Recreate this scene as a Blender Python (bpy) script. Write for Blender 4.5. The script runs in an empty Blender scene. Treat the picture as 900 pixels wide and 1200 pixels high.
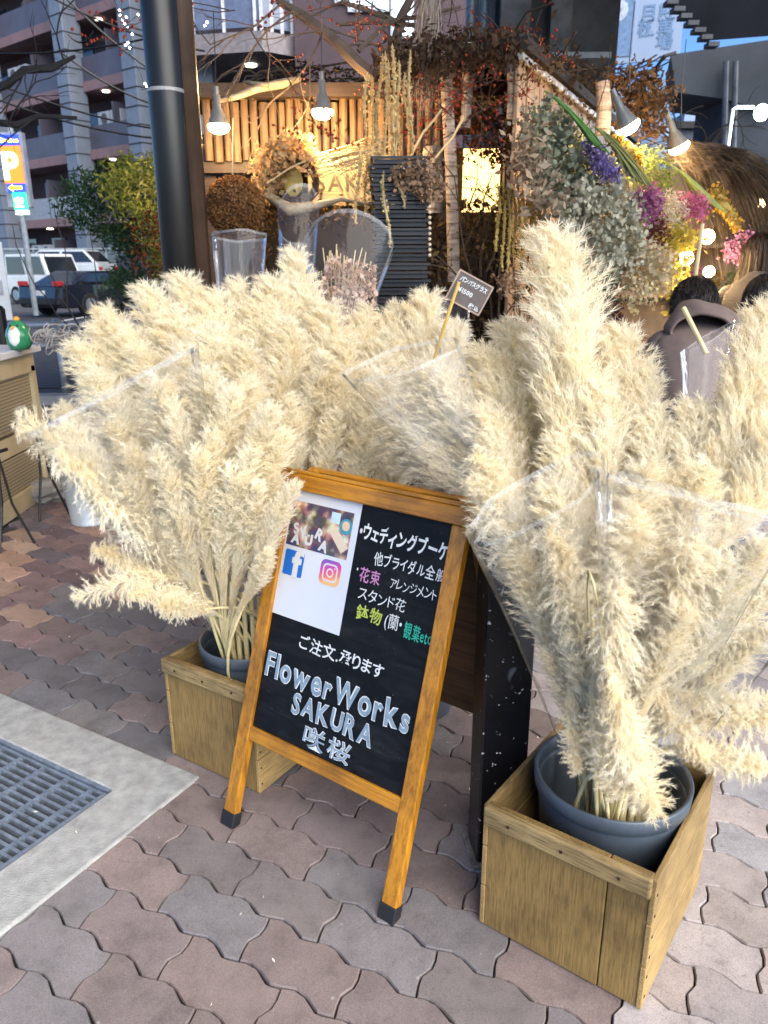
import bpy, math, random
import numpy as np
from mathutils import Vector, Matrix, Euler
SC = bpy.context.scene
COL = SC.collection
# ------------------------------------------------------------------ camera
CAM_H = 1.28; TH = 0.3125; FPX = 900.0; ROLL = 0.0034
_F = np.array([0, math.cos(TH), -math.sin(TH)]); _U = np.array([0, math.sin(TH), math.cos(TH)]); _R = np.array([1., 0, 0])
_RP = math.cos(ROLL)*_R - math.sin(ROLL)*_U; _UP = math.cos(ROLL)*_U + math.sin(ROLL)*_R
cd = bpy.data.cameras.new('camera'); cam = bpy.data.objects.new('camera', cd); COL.objects.link(cam)
cd.sensor_fit = 'VERTICAL'; cd.sensor_height = 36; cd.sensor_width = 27; cd.lens = FPX/1200*36
cd.clip_start = 0.05; cd.clip_end = 600
m = Matrix.Identity(4)
for i in range(3):
    m[i][0] = _RP[i]; m[i][1] = _UP[i]; m[i][2] = -_F[i]
m[2][3] = CAM_H
cam.matrix_world = m
cd.dof.use_dof = True; cd.dof.focus_distance = 1.75; cd.dof.aperture_fstop = 7.5
SC.camera = cam
# ------------------------------------------------------------------ dusk sky and soft key
SUN_EL, SUN_AZ = math.radians(40), math.radians(137)     # azimuth clockwise from +Y: behind the camera, to the right
W = bpy.data.worlds.new('World'); SC.world = W; W.use_nodes = True
nt = W.node_tree; nt.nodes.clear()
sky = nt.nodes.new('ShaderNodeTexSky'); sky.sky_type = 'NISHITA'; sky.sun_disc = False
sky.sun_elevation = SUN_EL; sky.sun_rotation = SUN_AZ
sky.air_density = 0.8; sky.dust_density = 0.0; sky.ozone_density = 10.0
bg = nt.nodes.new('ShaderNodeBackground'); bg.inputs[1].default_value = 0.075
out = nt.nodes.new('ShaderNodeOutputWorld')
nt.links.new(sky.outputs[0], bg.inputs[0]); nt.links.new(bg.outputs[0], out.inputs[0])
sl = bpy.data.lights.new('sun', 'SUN'); sl.energy = 3.3; sl.angle = math.radians(80); sl.color = (1.0, 0.93, 0.82)
so = bpy.data.objects.new('sun', sl); COL.objects.link(so)
_d = Vector((math.sin(SUN_AZ)*math.cos(SUN_EL), math.cos(SUN_AZ)*math.cos(SUN_EL), math.sin(SUN_EL)))
so.rotation_euler = _d.to_track_quat('Z', 'Y').to_euler()
SC.view_settings.view_transform = 'Standard'; SC.view_settings.look = 'None'
SC.view_settings.exposure = 1.72; SC.view_settings.gamma = 1.0
SC.cycles.max_bounces = 8; SC.cycles.transparent_max_bounces = 24; SC.cycles.diffuse_bounces = 4
SC.cycles.use_denoising = True; SC.cycles.sample_clamp_indirect = 4.0
SC.cycles.caustics_reflective = False; SC.cycles.caustics_refractive = False

# ------------------------------------------------------------------ measuring helpers
def ray(px, py):
    return _F + (px-450)/FPX*_RP + (600-py)/FPX*_UP
def G(px, py, z=0.0):
    d = ray(px, py); t = (z-CAM_H)/d[2]; return np.array([d[0]*t, d[1]*t, z])
def P(px, py, Y):
    d = ray(px, py); t = Y/d[1]; return np.array([d[0]*t, Y, CAM_H+d[2]*t])
def rs(px, Y):                                   # metres covered by px pixels of the photograph at depth Y
    return px*Y/FPX/0.97

# ------------------------------------------------------------------ mesh building
class MB:
    def __init__(s): s.v = []; s.f = []; s.n = 0; s.mi = []
    def add(s, v, f, mi=0):
        v = np.asarray(v, float); s.v.append(v)
        s.f.extend([tuple(int(i)+s.n for i in q) for q in f]); s.mi.extend([mi]*len(f)); s.n += len(v); return s
    def box(s, c, d, rot=None, mi=0):
        c = np.array(c, float); h = np.array(d, float)/2
        v = np.array([[x, y, z] for z in (-1, 1) for y in (-1, 1) for x in (-1, 1)])*h
        if rot is not None: v = v @ np.array(rot).T
        return s.add(v+c, [(0, 2, 3, 1), (4, 5, 7, 6), (0, 1, 5, 4), (2, 6, 7, 3), (0, 4, 6, 2), (1, 3, 7, 5)], mi)
    def tube(s, pts, r, n=6, cap=True, mi=0):
        pts = np.array(pts, float); k = len(pts)
        r = np.full(k, r) if np.isscalar(r) else np.array(r, float)
        t = np.gradient(pts, axis=0); t /= np.linalg.norm(t, axis=1)[:, None]+1e-12
        ref = np.array([0, 0, 1.]) if abs(t[0][2]) < .9 else np.array([1., 0, 0])
        V = []
        for i in range(k):
            a = np.cross(t[i], ref); a /= np.linalg.norm(a)+1e-12; b = np.cross(t[i], a); ref = np.cross(a, t[i])
            an = np.arange(n)*2*math.pi/n
            V.append(pts[i] + r[i]*(np.cos(an)[:, None]*a + np.sin(an)[:, None]*b))
        F = [(i*n+j, i*n+(j+1) % n, (i+1)*n+(j+1) % n, (i+1)*n+j) for i in range(k-1) for j in range(n)]
        if cap: F += [tuple(range(n-1, -1, -1)), tuple((k-1)*n+j for j in range(n))]
        return s.add(np.concatenate(V), F, mi)
    def lathe(s, prof, c=(0, 0, 0), n=32, mi=0, closed=False):
        an = np.arange(n)*2*math.pi/n; V = []
        for r, z in prof: V.append(np.stack([r*np.cos(an), r*np.sin(an), np.full(n, z)], 1))
        k = len(prof)
        F = [(i*n+j, i*n+(j+1) % n, (i+1)*n+(j+1) % n, (i+1)*n+j) for i in range(k-1) for j in range(n)]
        if closed: F += [tuple(range(n-1, -1, -1)), tuple((k-1)*n+j for j in range(n))]
        return s.add(np.concatenate(V)+np.array(c, float), F, mi)
    def ball(s, c, r, n=10, m=6, sc=(1, 1, 1), mi=0):
        prof = [(max(1e-4, math.sin(math.pi*i/m))*r, -math.cos(math.pi*i/m)*r) for i in range(m+1)]
        a = MB().lathe(prof, n=n); v = np.concatenate(a.v)*np.array(sc)
        return s.add(v+np.array(c, float), a.f, mi)
    def octa(s, c, r, mi=0):
        v = np.array([[1, 0, 0], [-1, 0, 0], [0, 1, 0], [0, -1, 0], [0, 0, 1], [0, 0, -1]])*r + np.array(c)
        return s.add(v, [(0, 2, 4), (2, 1, 4), (1, 3, 4), (3, 0, 4), (2, 0, 5), (1, 2, 5), (3, 1, 5), (0, 3, 5)], mi)
    def mesh(s, name, smooth=False):
        me = bpy.data.meshes.new(name)
        me.from_pydata(np.concatenate(s.v).tolist() if s.v else [], [], s.f)
        if any(s.mi): me.polygons.foreach_set('material_index', s.mi)
        if smooth: me.polygons.foreach_set('use_smooth', [True]*len(me.polygons))
        me.update(); return me
def tri_mesh(name, V, F):                        # fast numpy path for many triangles
    me = bpy.data.meshes.new(name); nf = len(F)
    me.vertices.add(len(V)); me.vertices.foreach_set('co', np.asarray(V, np.float32).ravel())
    me.loops.add(nf*3); me.loops.foreach_set('vertex_index', np.asarray(F, np.int32).ravel())
    me.polygons.add(nf); me.polygons.foreach_set('loop_start', np.arange(nf, dtype=np.int32)*3)
    me.update(calc_edges=True); me.validate(); return me
def tag(o, label=None, cat=None, group=None, kind=None):
    for k, v in (('label', label), ('category', cat), ('group', group), ('kind', kind)):
        if v: o[k] = v
    return o
def link(name, me, mat=None, parent=None):
    o = bpy.data.objects.new(name, me); COL.objects.link(o)
    if mat is not None:
        for q in (mat if isinstance(mat, (list, tuple)) else [mat]):
            if len(me.materials) < (len(mat) if isinstance(mat, (list, tuple)) else 1): me.materials.append(q)
    if parent is not None: o.parent = parent
    return o
ORG = {}
def thing(name, label, cat, loc=(0, 0, 0), rotz=0.0, group=None):
    o = bpy.data.objects.new(name, None); COL.objects.link(o); o.empty_display_size = .05
    o.location = loc; o.rotation_euler = (0, 0, rotz); tag(o, label, cat, group)
    ORG[o.name] = np.array(loc, float)
    return o
def part(name, mb, mat, parent, smooth=False, bevel=0, kind=None):         # coordinates of the parent
    o = link(name, mb.mesh(name, smooth), mat, parent)
    if bevel: bev(o, bevel)
    if kind: o['kind'] = kind
    if parent is not None: ORG[o.name] = ORG.get(parent.name, np.zeros(3))
    return o
def wpart(name, mb, mat, parent, smooth=False, bevel=0, kind=None):        # world coordinates, unrotated parent
    off = ORG.get(parent.name, np.zeros(3))
    mb.v = [v-off for v in mb.v]
    return part(name, mb, mat, parent, smooth, bevel, kind)
def bev(o, w, seg=2):
    b = o.modifiers.new('bevel', 'BEVEL'); b.width = w; b.segments = seg; b.limit_method = 'ANGLE'; b.angle_limit = math.radians(40)
def solo(name, mb, mat, label, cat, group=None, smooth=False, bevel=0):    # a thing that is one mesh, world coordinates
    V = np.concatenate(mb.v); o0 = np.array([V[:, 0].mean(), V[:, 1].mean(), V[:, 2].min()])
    mb.v = [v-o0 for v in mb.v]
    o = link(name, mb.mesh(name, smooth), mat); o.location = o0; ORG[o.name] = o0
    if bevel: bev(o, bevel)
    return tag(o, label, cat, group)
def struct(name, mb, mat, smooth=False, bevel=0):
    o = link(name, mb.mesh(name, smooth), mat); o['kind'] = 'structure'
    if bevel: bev(o, bevel)
    return o

# ------------------------------------------------------------------ materials
def nodes(name):
    mt = bpy.data.materials.new(name); mt.use_nodes = True; t = mt.node_tree
    b = t.nodes['Principled BSDF']; return mt, t, b
def N(t, typ, **kw):
    n = t.nodes.new(typ)
    for k, v in kw.items():
        if k in n.inputs: n.inputs[k].default_value = v
        else: setattr(n, k, v)
    return n
def mixc(t, fac, a, b, mode='MIX'):
    n = t.nodes.new('ShaderNodeMix'); n.data_type = 'RGBA'; n.blend_type = mode
    if isinstance(fac, (int, float)): n.inputs[0].default_value = fac
    else: t.links.new(fac, n.inputs[0])
    for i, c in ((6, a), (7, b)):
        if isinstance(c, tuple): n.inputs[i].default_value = (*c[:3], 1)
        else: t.links.new(c, n.inputs[i])
    return n.outputs[2]
def ramp(t, fac, stops):
    r = t.nodes.new('ShaderNodeValToRGB'); e = r.color_ramp.elements
    while len(e) < len(stops): e.new(.5)
    for i, (p, c) in enumerate(stops):
        e[i].position = p; e[i].color = (*c, 1) if not isinstance(c, (int, float)) else (c, c, c, 1)
    t.links.new(fac, r.inputs[0]); return r.outputs[0]
def coords(t, scale=(1, 1, 1), kind='Object'):
    c = t.nodes.new('ShaderNodeTexCoord'); mp = t.nodes.new('ShaderNodeMapping'); mp.inputs['Scale'].default_value = scale
    t.links.new(c.outputs[kind], mp.inputs[0]); return mp.outputs[0]
def bump(t, b, h, strength=.3, dist=.002):
    n = t.nodes.new('ShaderNodeBump'); n.inputs['Strength'].default_value = strength; n.inputs['Distance'].default_value = dist
    t.links.new(h, n.inputs['Height']); t.links.new(n.outputs[0], b.inputs['Normal'])
MATS = {}
def M(name, c, rough=.6, metal=0, var=.25, ns=8, bs=.2, bd=.002, spec=.5, emit=None, es=0, trans=0):
    """plain surface with soft colour variation and fine relief"""
    if name in MATS: return MATS[name]
    mt, t, b = nodes(name); co = coords(t)
    n = N(t, 'ShaderNodeTexNoise', Scale=float(ns), Detail=6.0, Roughness=.6); t.links.new(co, n.inputs['Vector'])
    dk = tuple(x*(1-var) for x in c); lt = tuple(min(1, x*(1+var)) for x in c)
    t.links.new(ramp(t, n.outputs[0], [(.3, dk), (.7, lt)]), b.inputs['Base Color'])
    b.inputs['Roughness'].default_value = rough; b.inputs['Metallic'].default_value = metal
    b.inputs['Specular IOR Level'].default_value = spec
    if bs:
        n2 = N(t, 'ShaderNodeTexNoise', Scale=float(ns)*9, Detail=4.0); t.links.new(co, n2.inputs['Vector'])
        bump(t, b, n2.outputs[0], bs, bd)
    if emit: b.inputs['Emission Color'].default_value = (*emit, 1); b.inputs['Emission Strength'].default_value = es
    MATS[name] = mt; return mt
def foliage(name, cols, trans=.35, rough=.7, ns=3.0):
    """thin petals and leaves: colour per spot in space, light passing through"""
    if name in MATS: return MATS[name]
    mt = bpy.data.materials.new(name); mt.use_nodes = True; t = mt.node_tree; t.nodes.clear()
    co = coords(t); n = N(t, 'ShaderNodeTexNoise', Scale=ns, Detail=8.0, Roughness=.8); t.links.new(co, n.inputs['Vector'])
    k = len(cols); col = ramp(t, n.outputs[0], [(.32+.36*i/max(1, k-1), c) for i, c in enumerate(cols)])
    d = N(t, 'ShaderNodeBsdfDiffuse'); tr = N(t, 'ShaderNodeBsdfTranslucent'); mx = N(t, 'ShaderNodeMixShader', Fac=trans)
    t.links.new(col, d.inputs[0]); t.links.new(col, tr.inputs[0]); t.links.new(d.outputs[0], mx.inputs[1]); t.links.new(tr.outputs[0], mx.inputs[2])
    o = N(t, 'ShaderNodeOutputMaterial'); t.links.new(mx.outputs[0], o.inputs[0]); MATS[name] = mt; return mt
def wood(name, c1, c2, axis=0, scale=1.0, rough=.6, knots=True, coat=0):
    if name in MATS: return MATS[name]
    mt, t, b = nodes(name); s = [28*scale]*3; s[axis] = 1.6*scale
    co = coords(t, tuple(s)); n = N(t, 'ShaderNodeTexNoise', Scale=1.5, Detail=9.0, Roughness=.65, Distortion=.6); t.links.new(co, n.inputs['Vector'])
    co2 = coords(t, tuple(x*3 for x in s)); n2 = N(t, 'ShaderNodeTexNoise', Scale=2.0, Detail=6.0, Roughness=.7); t.links.new(co2, n2.inputs['Vector'])
    co3 = coords(t); n3 = N(t, 'ShaderNodeTexNoise', Scale=5.0, Detail=5.0, Roughness=.6); t.links.new(co3, n3.inputs['Vector'])
    a = ramp(t, n.outputs[0], [(.35, c2), (.62, c1)])
    a = mixc(t, .55, a, ramp(t, n2.outputs[0], [(.38, tuple(x*.45 for x in c2)), (.56, tuple(min(1, x*1.1) for x in c1))]))
    st = ramp(t, n3.outputs[0], [(.32, .42), (.5, .9), (.66, 1.12)])
    a = mixc(t, .85, a, st, 'MULTIPLY')
    if knots:
        v = N(t, 'ShaderNodeTexVoronoi', Scale=7.0); t.links.new(co3, v.inputs['Vector'])
        a = mixc(t, ramp(t, v.outputs['Distance'], [(.03, .75), (.09, 0.0)]), a, tuple(x*.25 for x in c2))
    t.links.new(a, b.inputs['Base Color']); b.inputs['Roughness'].default_value = rough
    if coat: b.inputs['Coat Weight'].default_value = coat; b.inputs['Coat Roughness'].default_value = .25
    bump(t, b, n2.outputs[0], .6, .0016); MATS[name] = mt; return mt
def glow(name, c, s):
    if name in MATS: return MATS[name]
    mt, t, b = nodes(name); b.inputs['Base Color'].default_value = (*c, 1)
    b.inputs['Emission Color'].default_value = (*c, 1); b.inputs['Emission Strength'].default_value = s; MATS[name] = mt; return mt
def film(name='clear_film', haze=.05, tint=(.99, .993, 1), rough=.09, k=.9):
    if name in MATS: return MATS[name]
    mt = bpy.data.materials.new(name); mt.use_nodes = True; t = mt.node_tree; t.nodes.clear()
    tr = N(t, 'ShaderNodeBsdfTransparent', Color=(*tint, 1)); gl = N(t, 'ShaderNodeBsdfGlossy', Roughness=rough); di = N(t, 'ShaderNodeBsdfDiffuse', Color=(.8, .82, .86, 1))
    co = coords(t); n = N(t, 'ShaderNodeTexNoise', Scale=9.0, Detail=3.0, Distortion=1.2); t.links.new(co, n.inputs['Vector'])
    bp = N(t, 'ShaderNodeBump', Strength=.5, Distance=.01); t.links.new(n.outputs[0], bp.inputs['Height'])
    t.links.new(bp.outputs[0], gl.inputs['Normal'])
    lw = N(t, 'ShaderNodeLayerWeight', Blend=.16); t.links.new(bp.outputs[0], lw.inputs['Normal'])
    mu = N(t, 'ShaderNodeMath', operation='MULTIPLY_ADD'); mu.inputs[1].default_value = k; mu.inputs[2].default_value = .012; t.links.new(lw.outputs['Fresnel'], mu.inputs[0])
    m1 = N(t, 'ShaderNodeMixShader', Fac=haze); t.links.new(tr.outputs[0], m1.inputs[1]); t.links.new(di.outputs[0], m1.inputs[2])
    m2 = N(t, 'ShaderNodeMixShader'); t.links.new(mu.outputs[0], m2.inputs[0]); t.links.new(m1.outputs[0], m2.inputs[1]); t.links.new(gl.outputs[0], m2.inputs[2])
    o = N(t, 'ShaderNodeOutputMaterial'); t.links.new(m2.outputs[0], o.inputs[0]); MATS[name] = mt; return mt
def text_mb(s, size, offset=0.0, jitter=0.0, seed=0, adv=None, squash=1.0, xs=1.0):
    """flat lettering: one mesh of glyph outlines, laid out in x, y; returns MB and width"""
    rng = random.Random(seed); mb = MB(); x = 0
    for ch in s:
        if ch == ' ': x += size*.45; continue
        c = bpy.data.curves.new('txt', 'FONT'); c.body = ch; c.size = size; c.offset = offset; c.resolution_u = 3
        o = bpy.data.objects.new('txt', c); me = bpy.data.meshes.new_from_object(o)
        if len(me.vertices):
            v = np.array([q.co[:] for q in me.vertices]); v[:, 0] *= xs; x0, x1 = v[:, 0].min(), v[:, 0].max(); w = x1-x0
            v[:, 0] -= x0; v[:, 1] *= squash
            a = rng.uniform(-1, 1)*jitter; k = 1+rng.uniform(-.6, .6)*jitter
            cx, cy = w/2, size*.35; xx, yy = (v[:, 0]-cx)*k, (v[:, 1]-cy)*k
            sh = rng.uniform(-.3, .3)*jitter
            v[:, 0] = xx*math.cos(a)-yy*math.sin(a)+cx+yy*sh+x; v[:, 1] = xx*math.sin(a)+yy*math.cos(a)+cy+rng.uniform(-.25, .25)*jitter*size
            mb.add(v, [tuple(p.vertices) for p in me.polygons]); x += (w*k + size*.09) if adv is None else adv
        bpy.data.objects.remove(o); bpy.data.curves.remove(c); bpy.data.meshes.remove(me)
    return mb, x
def put_text(parent, name, s, u0, u1, v, z, mat, size, **kw):
    """lettering fitted between u0 and u1 on the parent's local x-y plane at height z"""
    mb, w = text_mb(s, size, **kw); k = (u1-u0)/w if u1 else 1
    mb.v = [np.stack([q[:, 0]*k+u0, q[:, 1]+v, np.full(len(q), z)], 1) for q in mb.v]
    o = part(name, mb, mat, parent); return o
# ================================================================== THE GROUND
rng = np.random.default_rng(7); random.seed(7)
ORR = -0.5564; PE = np.array([math.cos(ORR), math.sin(ORR)]); PN = np.array([-PE[1], PE[0]]); PO = np.array([-0.5766, 1.3254])
L_, W_ = .2255, .1128
DR_O = np.array([-.4837, 1.7045]); DR_A = -.5234
DE = np.array([math.cos(DR_A), math.sin(DR_A)]); DN = np.array([-DE[1], DE[0]])
gm = M('earth_bed', (.05, .052, .055), .95, ns=40, var=.5, bs=.6)
struct('ground', MB().box((0, 60, -.35), (400, 300, .5)), M('asphalt', (.055, .057, .062), .85, ns=6, var=.3, bs=.5))
bed = MB().box((.5, 2.6, -.05), (9, 5.6, .064)); paving = struct('pavement', bed, gm)
def lwave(x):      # long edge: sawtooth of the interlocking block
    p = (x/(L_/2)) % 1.0
    return float(np.interp(p, [0, .22, .42, .70, .80, 1], [.001, .0105, .0095, -.006, -.006, .001]))
def swave(t):      # short edge, t = 0 bottom .. 1 top
    return float(np.interp(t, [0, .2, .38, .62, .8, 1], [.004, -.002, -.005, .006, .005, -.001]))
def paver_outline(u0, g):
    pts = []
    us = [0, .09, .2, .3, .42, .5]
    def long_u(u, top):
        return np.array([u, (W_ if top else 0)+lwave(u+(.0085 if top else 0))+(-g if top else g)])
    off_b, off_t = swave(0), swave(1)
    fr = [0, .1, .21, .37, .43, .5, .6, .71, .87, .93, 1]
    bot = [long_u(off_b+g+(L_-2*g)*f, False) for f in fr]
    top = [long_u(off_t-.0085+g+(L_-2*g)*f, True) for f in fr]
    sh = [.2, .38, .62, .8]
    lo = lwave(u0)
    right = [np.array([L_-g+swave(t)-.0085*t, lo+g+(W_-2*g)*t]) for t in sh]
    left = [np.array([g+swave(t)-.0085*t, lo+g+(W_-2*g)*t]) for t in sh]
    return np.array(bot+right+top[::-1]+left[::-1])
def paver_mb(u0):
    a = paver_outline(u0, .0016); b = paver_outline(u0, .0034); n = len(a); mb = MB()
    v = np.concatenate([np.c_[a, np.full(n, -.03)], np.c_[a, np.full(n, -.004)], np.c_[b, np.zeros(n)]])
    F = [(k*n+j, k*n+(j+1) % n, (k+1)*n+(j+1) % n, (k+1)*n+j) for k in (0, 1) for j in range(n)] + [tuple(2*n+j for j in range(n))]
    mb.add(v, F); return mb
def paver_material(name, per_face):
    mt, t, b = nodes(name); co = None
    if per_face:
        src = N(t, 'ShaderNodeVertexColor', layer_name='Col').outputs[0]
    else:
        src = N(t, 'ShaderNodeObjectInfo').outputs['Color']
    geo = N(t, 'ShaderNodeNewGeometry').outputs['Position']
    n1 = N(t, 'ShaderNodeTexNoise', Scale=9.0, Detail=8.0, Roughness=.7); t.links.new(geo, n1.inputs['Vector'])
    n2 = N(t, 'ShaderNodeTexNoise', Scale=420.0, Detail=3.0, Roughness=.8); t.links.new(geo, n2.inputs['Vector'])
    n3 = N(t, 'ShaderNodeTexNoise', Scale=38.0, Detail=5.0, Roughness=.65, Distortion=.5); t.links.new(geo, n3.inputs['Vector'])
    a = mixc(t, .9, src, ramp(t, n1.outputs[0], [(.28, .62), (.5, 1.0), (.74, 1.25)]), 'MULTIPLY')
    a = mixc(t, .75, a, ramp(t, n2.outputs[0], [(.34, .6), (.5, 1.0), (.68, 1.35)]), 'MULTIPLY')
    a = mixc(t, ramp(t, n3.outputs[0], [(.58, 0.0), (.74, .55)]), a, (.10, .09, .09))
    v = N(t, 'ShaderNodeTexVoronoi', Scale=14.0); t.links.new(geo, v.inputs['Vector'])
    a = mixc(t, ramp(t, v.outputs['Distance'], [(.035, .6), (.06, 0.0)]), a, (.38, .37, .35))
    t.links.new(a, b.inputs['Base Color']); b.inputs['Roughness'].default_value = .72; b.inputs['Specular IOR Level'].default_value = .35
    bump(t, b, n2.outputs[0], .4, .0016); return mt
PM, PMF = paver_material('paver_concrete', False), paver_material('paver_concrete_far', True)
pav_mesh = []
for u0 in (0.0,):
    me = paver_mb(u0).mesh('paver'); me.materials.append(PM); pav_mesh.append(me)
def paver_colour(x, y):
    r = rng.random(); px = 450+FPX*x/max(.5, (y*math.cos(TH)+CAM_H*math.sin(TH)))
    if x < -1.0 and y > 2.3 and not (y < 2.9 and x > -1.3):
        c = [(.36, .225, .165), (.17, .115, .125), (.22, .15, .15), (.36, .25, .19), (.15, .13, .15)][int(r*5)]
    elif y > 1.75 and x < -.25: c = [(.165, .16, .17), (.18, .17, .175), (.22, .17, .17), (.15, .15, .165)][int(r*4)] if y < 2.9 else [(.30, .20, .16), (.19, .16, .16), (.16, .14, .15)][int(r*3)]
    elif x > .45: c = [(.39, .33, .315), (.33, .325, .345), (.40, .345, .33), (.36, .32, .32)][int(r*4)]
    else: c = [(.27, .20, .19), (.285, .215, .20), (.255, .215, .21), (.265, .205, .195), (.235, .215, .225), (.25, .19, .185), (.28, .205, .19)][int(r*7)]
    c = np.array(c); k = .12 if x < -1 else .30; c = (c*(1-k)+c.mean()*k)*np.array([1.02, 1, 1.0]); return tuple(c*rng.uniform(.84, 1.16)*(.80 if x < .45 else .94)*(1.22 if y > 1.8 and x < -.25 else 1))  # back-left blocks lightened in colour to make up for the shade there
cand = []
for row in range(-22, 62):
    for k in range(-40, 40):
        u = k*L_ + (L_/2 if row % 2 == 0 else 0) - .0085*row
        c = PO + PE*(u+L_/2) + PN*(row*W_+W_/2)
        if c[1] < .75 or c[1] > 5.3 or abs(c[0]) > .3+c[1]*.62: continue
        if c[0] < -1.95 and c[1] > 3.4: continue
        q = c-DR_O; a, b_ = q@DE, q@DN
        if -1.4 < a < -.05 and -2.0 < b_ < -.05 : continue
        cand.append((math.hypot(c[0], c[1]+.2), u, row))
cand.sort()
farV = MB(); farC = []
for i, (dist, u, row) in enumerate(cand):
    # the sawtooth phase follows the joint line, so shift blocks to whole half-waves
    us = u; o2 = PO+PE*us+PN*row*W_
    ctr = o2+PE*L_/2+PN*W_/2
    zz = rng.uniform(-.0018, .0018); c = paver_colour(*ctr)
    if i < 292:
        o = bpy.data.objects.new('paver', pav_mesh[0]); COL.objects.link(o); o.parent = paving
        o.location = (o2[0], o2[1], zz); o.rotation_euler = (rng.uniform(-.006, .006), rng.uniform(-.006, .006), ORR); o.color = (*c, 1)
    else:
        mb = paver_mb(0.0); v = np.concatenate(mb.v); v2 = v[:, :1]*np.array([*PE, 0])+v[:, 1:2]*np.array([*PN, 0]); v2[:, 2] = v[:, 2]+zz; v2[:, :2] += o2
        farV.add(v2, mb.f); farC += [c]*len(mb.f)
fo = part('paver_field', farV, PMF, paving, kind='stuff')
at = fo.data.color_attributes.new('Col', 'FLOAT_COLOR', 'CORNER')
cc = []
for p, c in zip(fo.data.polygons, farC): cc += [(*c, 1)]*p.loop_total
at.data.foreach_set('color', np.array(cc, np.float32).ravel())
# sand and grit lying in the joints
# ---- drain: concrete surround, pit and steel grating
def dframe(a, b, z=0): return np.array([*(DR_O+DE*a+DN*b), z])
conc = M('drain_concrete', (.33, .335, .33), .85, ns=26, var=.24, bs=.9, bd=.003)
RD = [[DE[0], DN[0], 0], [DE[1], DN[1], 0], [0, 0, 1]]
mb = MB()
wid = .165
Lp = [(0, 0), (-1.4, 0), (-1.4, -.155), (-.157, -.155), (-.157, -1.9), (0, -1.9)]; Lq = [dframe(a, b, z) for z in (-.09, .005) for a, b in Lp]
mb.add(Lq, [(5, 4, 3, 2, 1, 0), (6, 7, 8, 9, 10, 11)]+[(i, (i+1) % 6, 6+(i+1) % 6, 6+i) for i in range(6)])
drain = struct('drain_surround', mb, conc, bevel=.006)
pit = MB().box(dframe(-.75, -.95, -.16), (1.25, 1.6, .02), RD); part('drain_pit', pit, M('pit_dark', (.02, .02, .022), .9), drain)
steel = M('galvanised_steel', (.40, .47, .55), .42, metal=.75, ns=30, var=.3, bs=.2)
rim = MB().box(dframe(-.163, -.95, -.02), (.012, 1.56, .045), RD).box(dframe(-.75, -.158, -.02), (1.18, .012, .045), RD)
part('grate_frame', rim, steel, drain)
for k in range(60):
    part_b = -.172-.0215*k
    if part_b < -1.35: break
    part('grate_bar', MB().box(dframe(-.75, part_b, -.016), (1.16, .0085, .028), RD), steel, drain)
for k in range(12):
    part('cross_bar', MB().box(dframe(-.215-.092*k, -.95, -.0105), (.011, 1.55, .0125), RD), steel, drain)
part('plate_patch', MB().box(dframe(-.62, -.215, -.003), (.10, .05, .006), RD), steel, drain)

# ================================================================== CRATES AND BUCKETS
crw = wood('crate_wood', (.30, .19, .062), (.215, .135, .042), axis=2, scale=1.7)
crw2 = wood('crate_wood_bleached', (.42, .28, .11), (.30, .195, .07), axis=1, scale=1.7)
crw3 = wood('crate_batten', (.38, .27, .12), (.20, .13, .05), axis=0, scale=1.5)
nail = M('rusty_nail', (.07, .04, .025), .7, metal=.6)
def crate(o2, ang, w, d, h, label):
    t = thing('fruit_crate', label, 'wooden crate', (o2[0], o2[1], 0), ang, 'wooden fruit crates on the pavement')
    th = .014
    for x0, x1 in ((0, w*.76), (w*.76+.002, w)): part('end_board', MB().box(((x0+x1)/2, th/2+(.0012 if x0 else 0), h/2), (x1-x0, th, h-.006)), crw, t, bevel=.002)
    part('end_board', MB().box((w/2, d-th/2, h/2), (w, th, h-.006)), crw, t, bevel=.002)
    part('batten', MB().box((w/2, -.008, h-.019), (w+.006, .017, .040)), crw3, t, bevel=.004)
    part('batten', MB().box((w/2, d+.008, h-.019), (w+.006, .017, .040)), crw3, t, bevel=.004)
    for s in (0, 1):
        x = (-.0045 if s == 0 else w+.0045)
        for k in range(3):
            hh = (h-.008)/3
            part('side_board', MB().box((x, d/2, .004+hh*(k+.5)), (.010, d+.004, hh-.003)), crw2, t, bevel=.0018)
    part('bottom_board', MB().box((w/2, d/2, .012), (w-.01, d-2*th-.002, .012)), crw2, t)
    nm = MB()
    for k in range(3): nm.box((.05+k*(w-.1)/2, -.0175, h-.02), (.005, .002, .005))
    for k in range(6): nm.box((w+.0098, .008, .03+k*(h-.07)/5), (.002, .004, .004))
    part('nails', nm, nail, t, kind='stuff')
    return t
crate((.1991, 1.2276), -.6381, .3126, .3605, .297, 'weathered wooden fruit crate holding the large dark bucket, standing right of the signboard')
crate((-.5735, 1.7979), -.5736, .2986, .29, .304, 'weathered wooden fruit crate standing half behind the left leg of the signboard')
plast = M('bucket_plastic', (.075, .095, .12), .38, ns=12, var=.2, bs=.08)
def bucket(cx, cy, r, z0, z1, label):
    t = thing('bucket', label, 'bucket', (cx, cy, z0))
    h = z1-z0; rb = r*.78
    part('shell', MB().lathe([(1e-3, 0), (rb, 0), (r*.955, h-.035), (r*.965, h-.03), (r*.95, h-.03), (r*.92, h-.04), (rb-.006, .006), (1e-3, .006)], n=56), plast, t, smooth=False)
    part('rim', MB().lathe([(r*.968, h-.034), (r*1.0, h-.032), (r*1.012, h-.016), (r*1.018, h-.002), (r*1.0, h+.001), (r*.955, h-.003), (r*.945, h-.03)], n=56), plast, t, smooth=True)
    for p in t.children:
        p.data.polygons.foreach_set('use_smooth', [True]*len(p.data.polygons))
    return t
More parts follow.
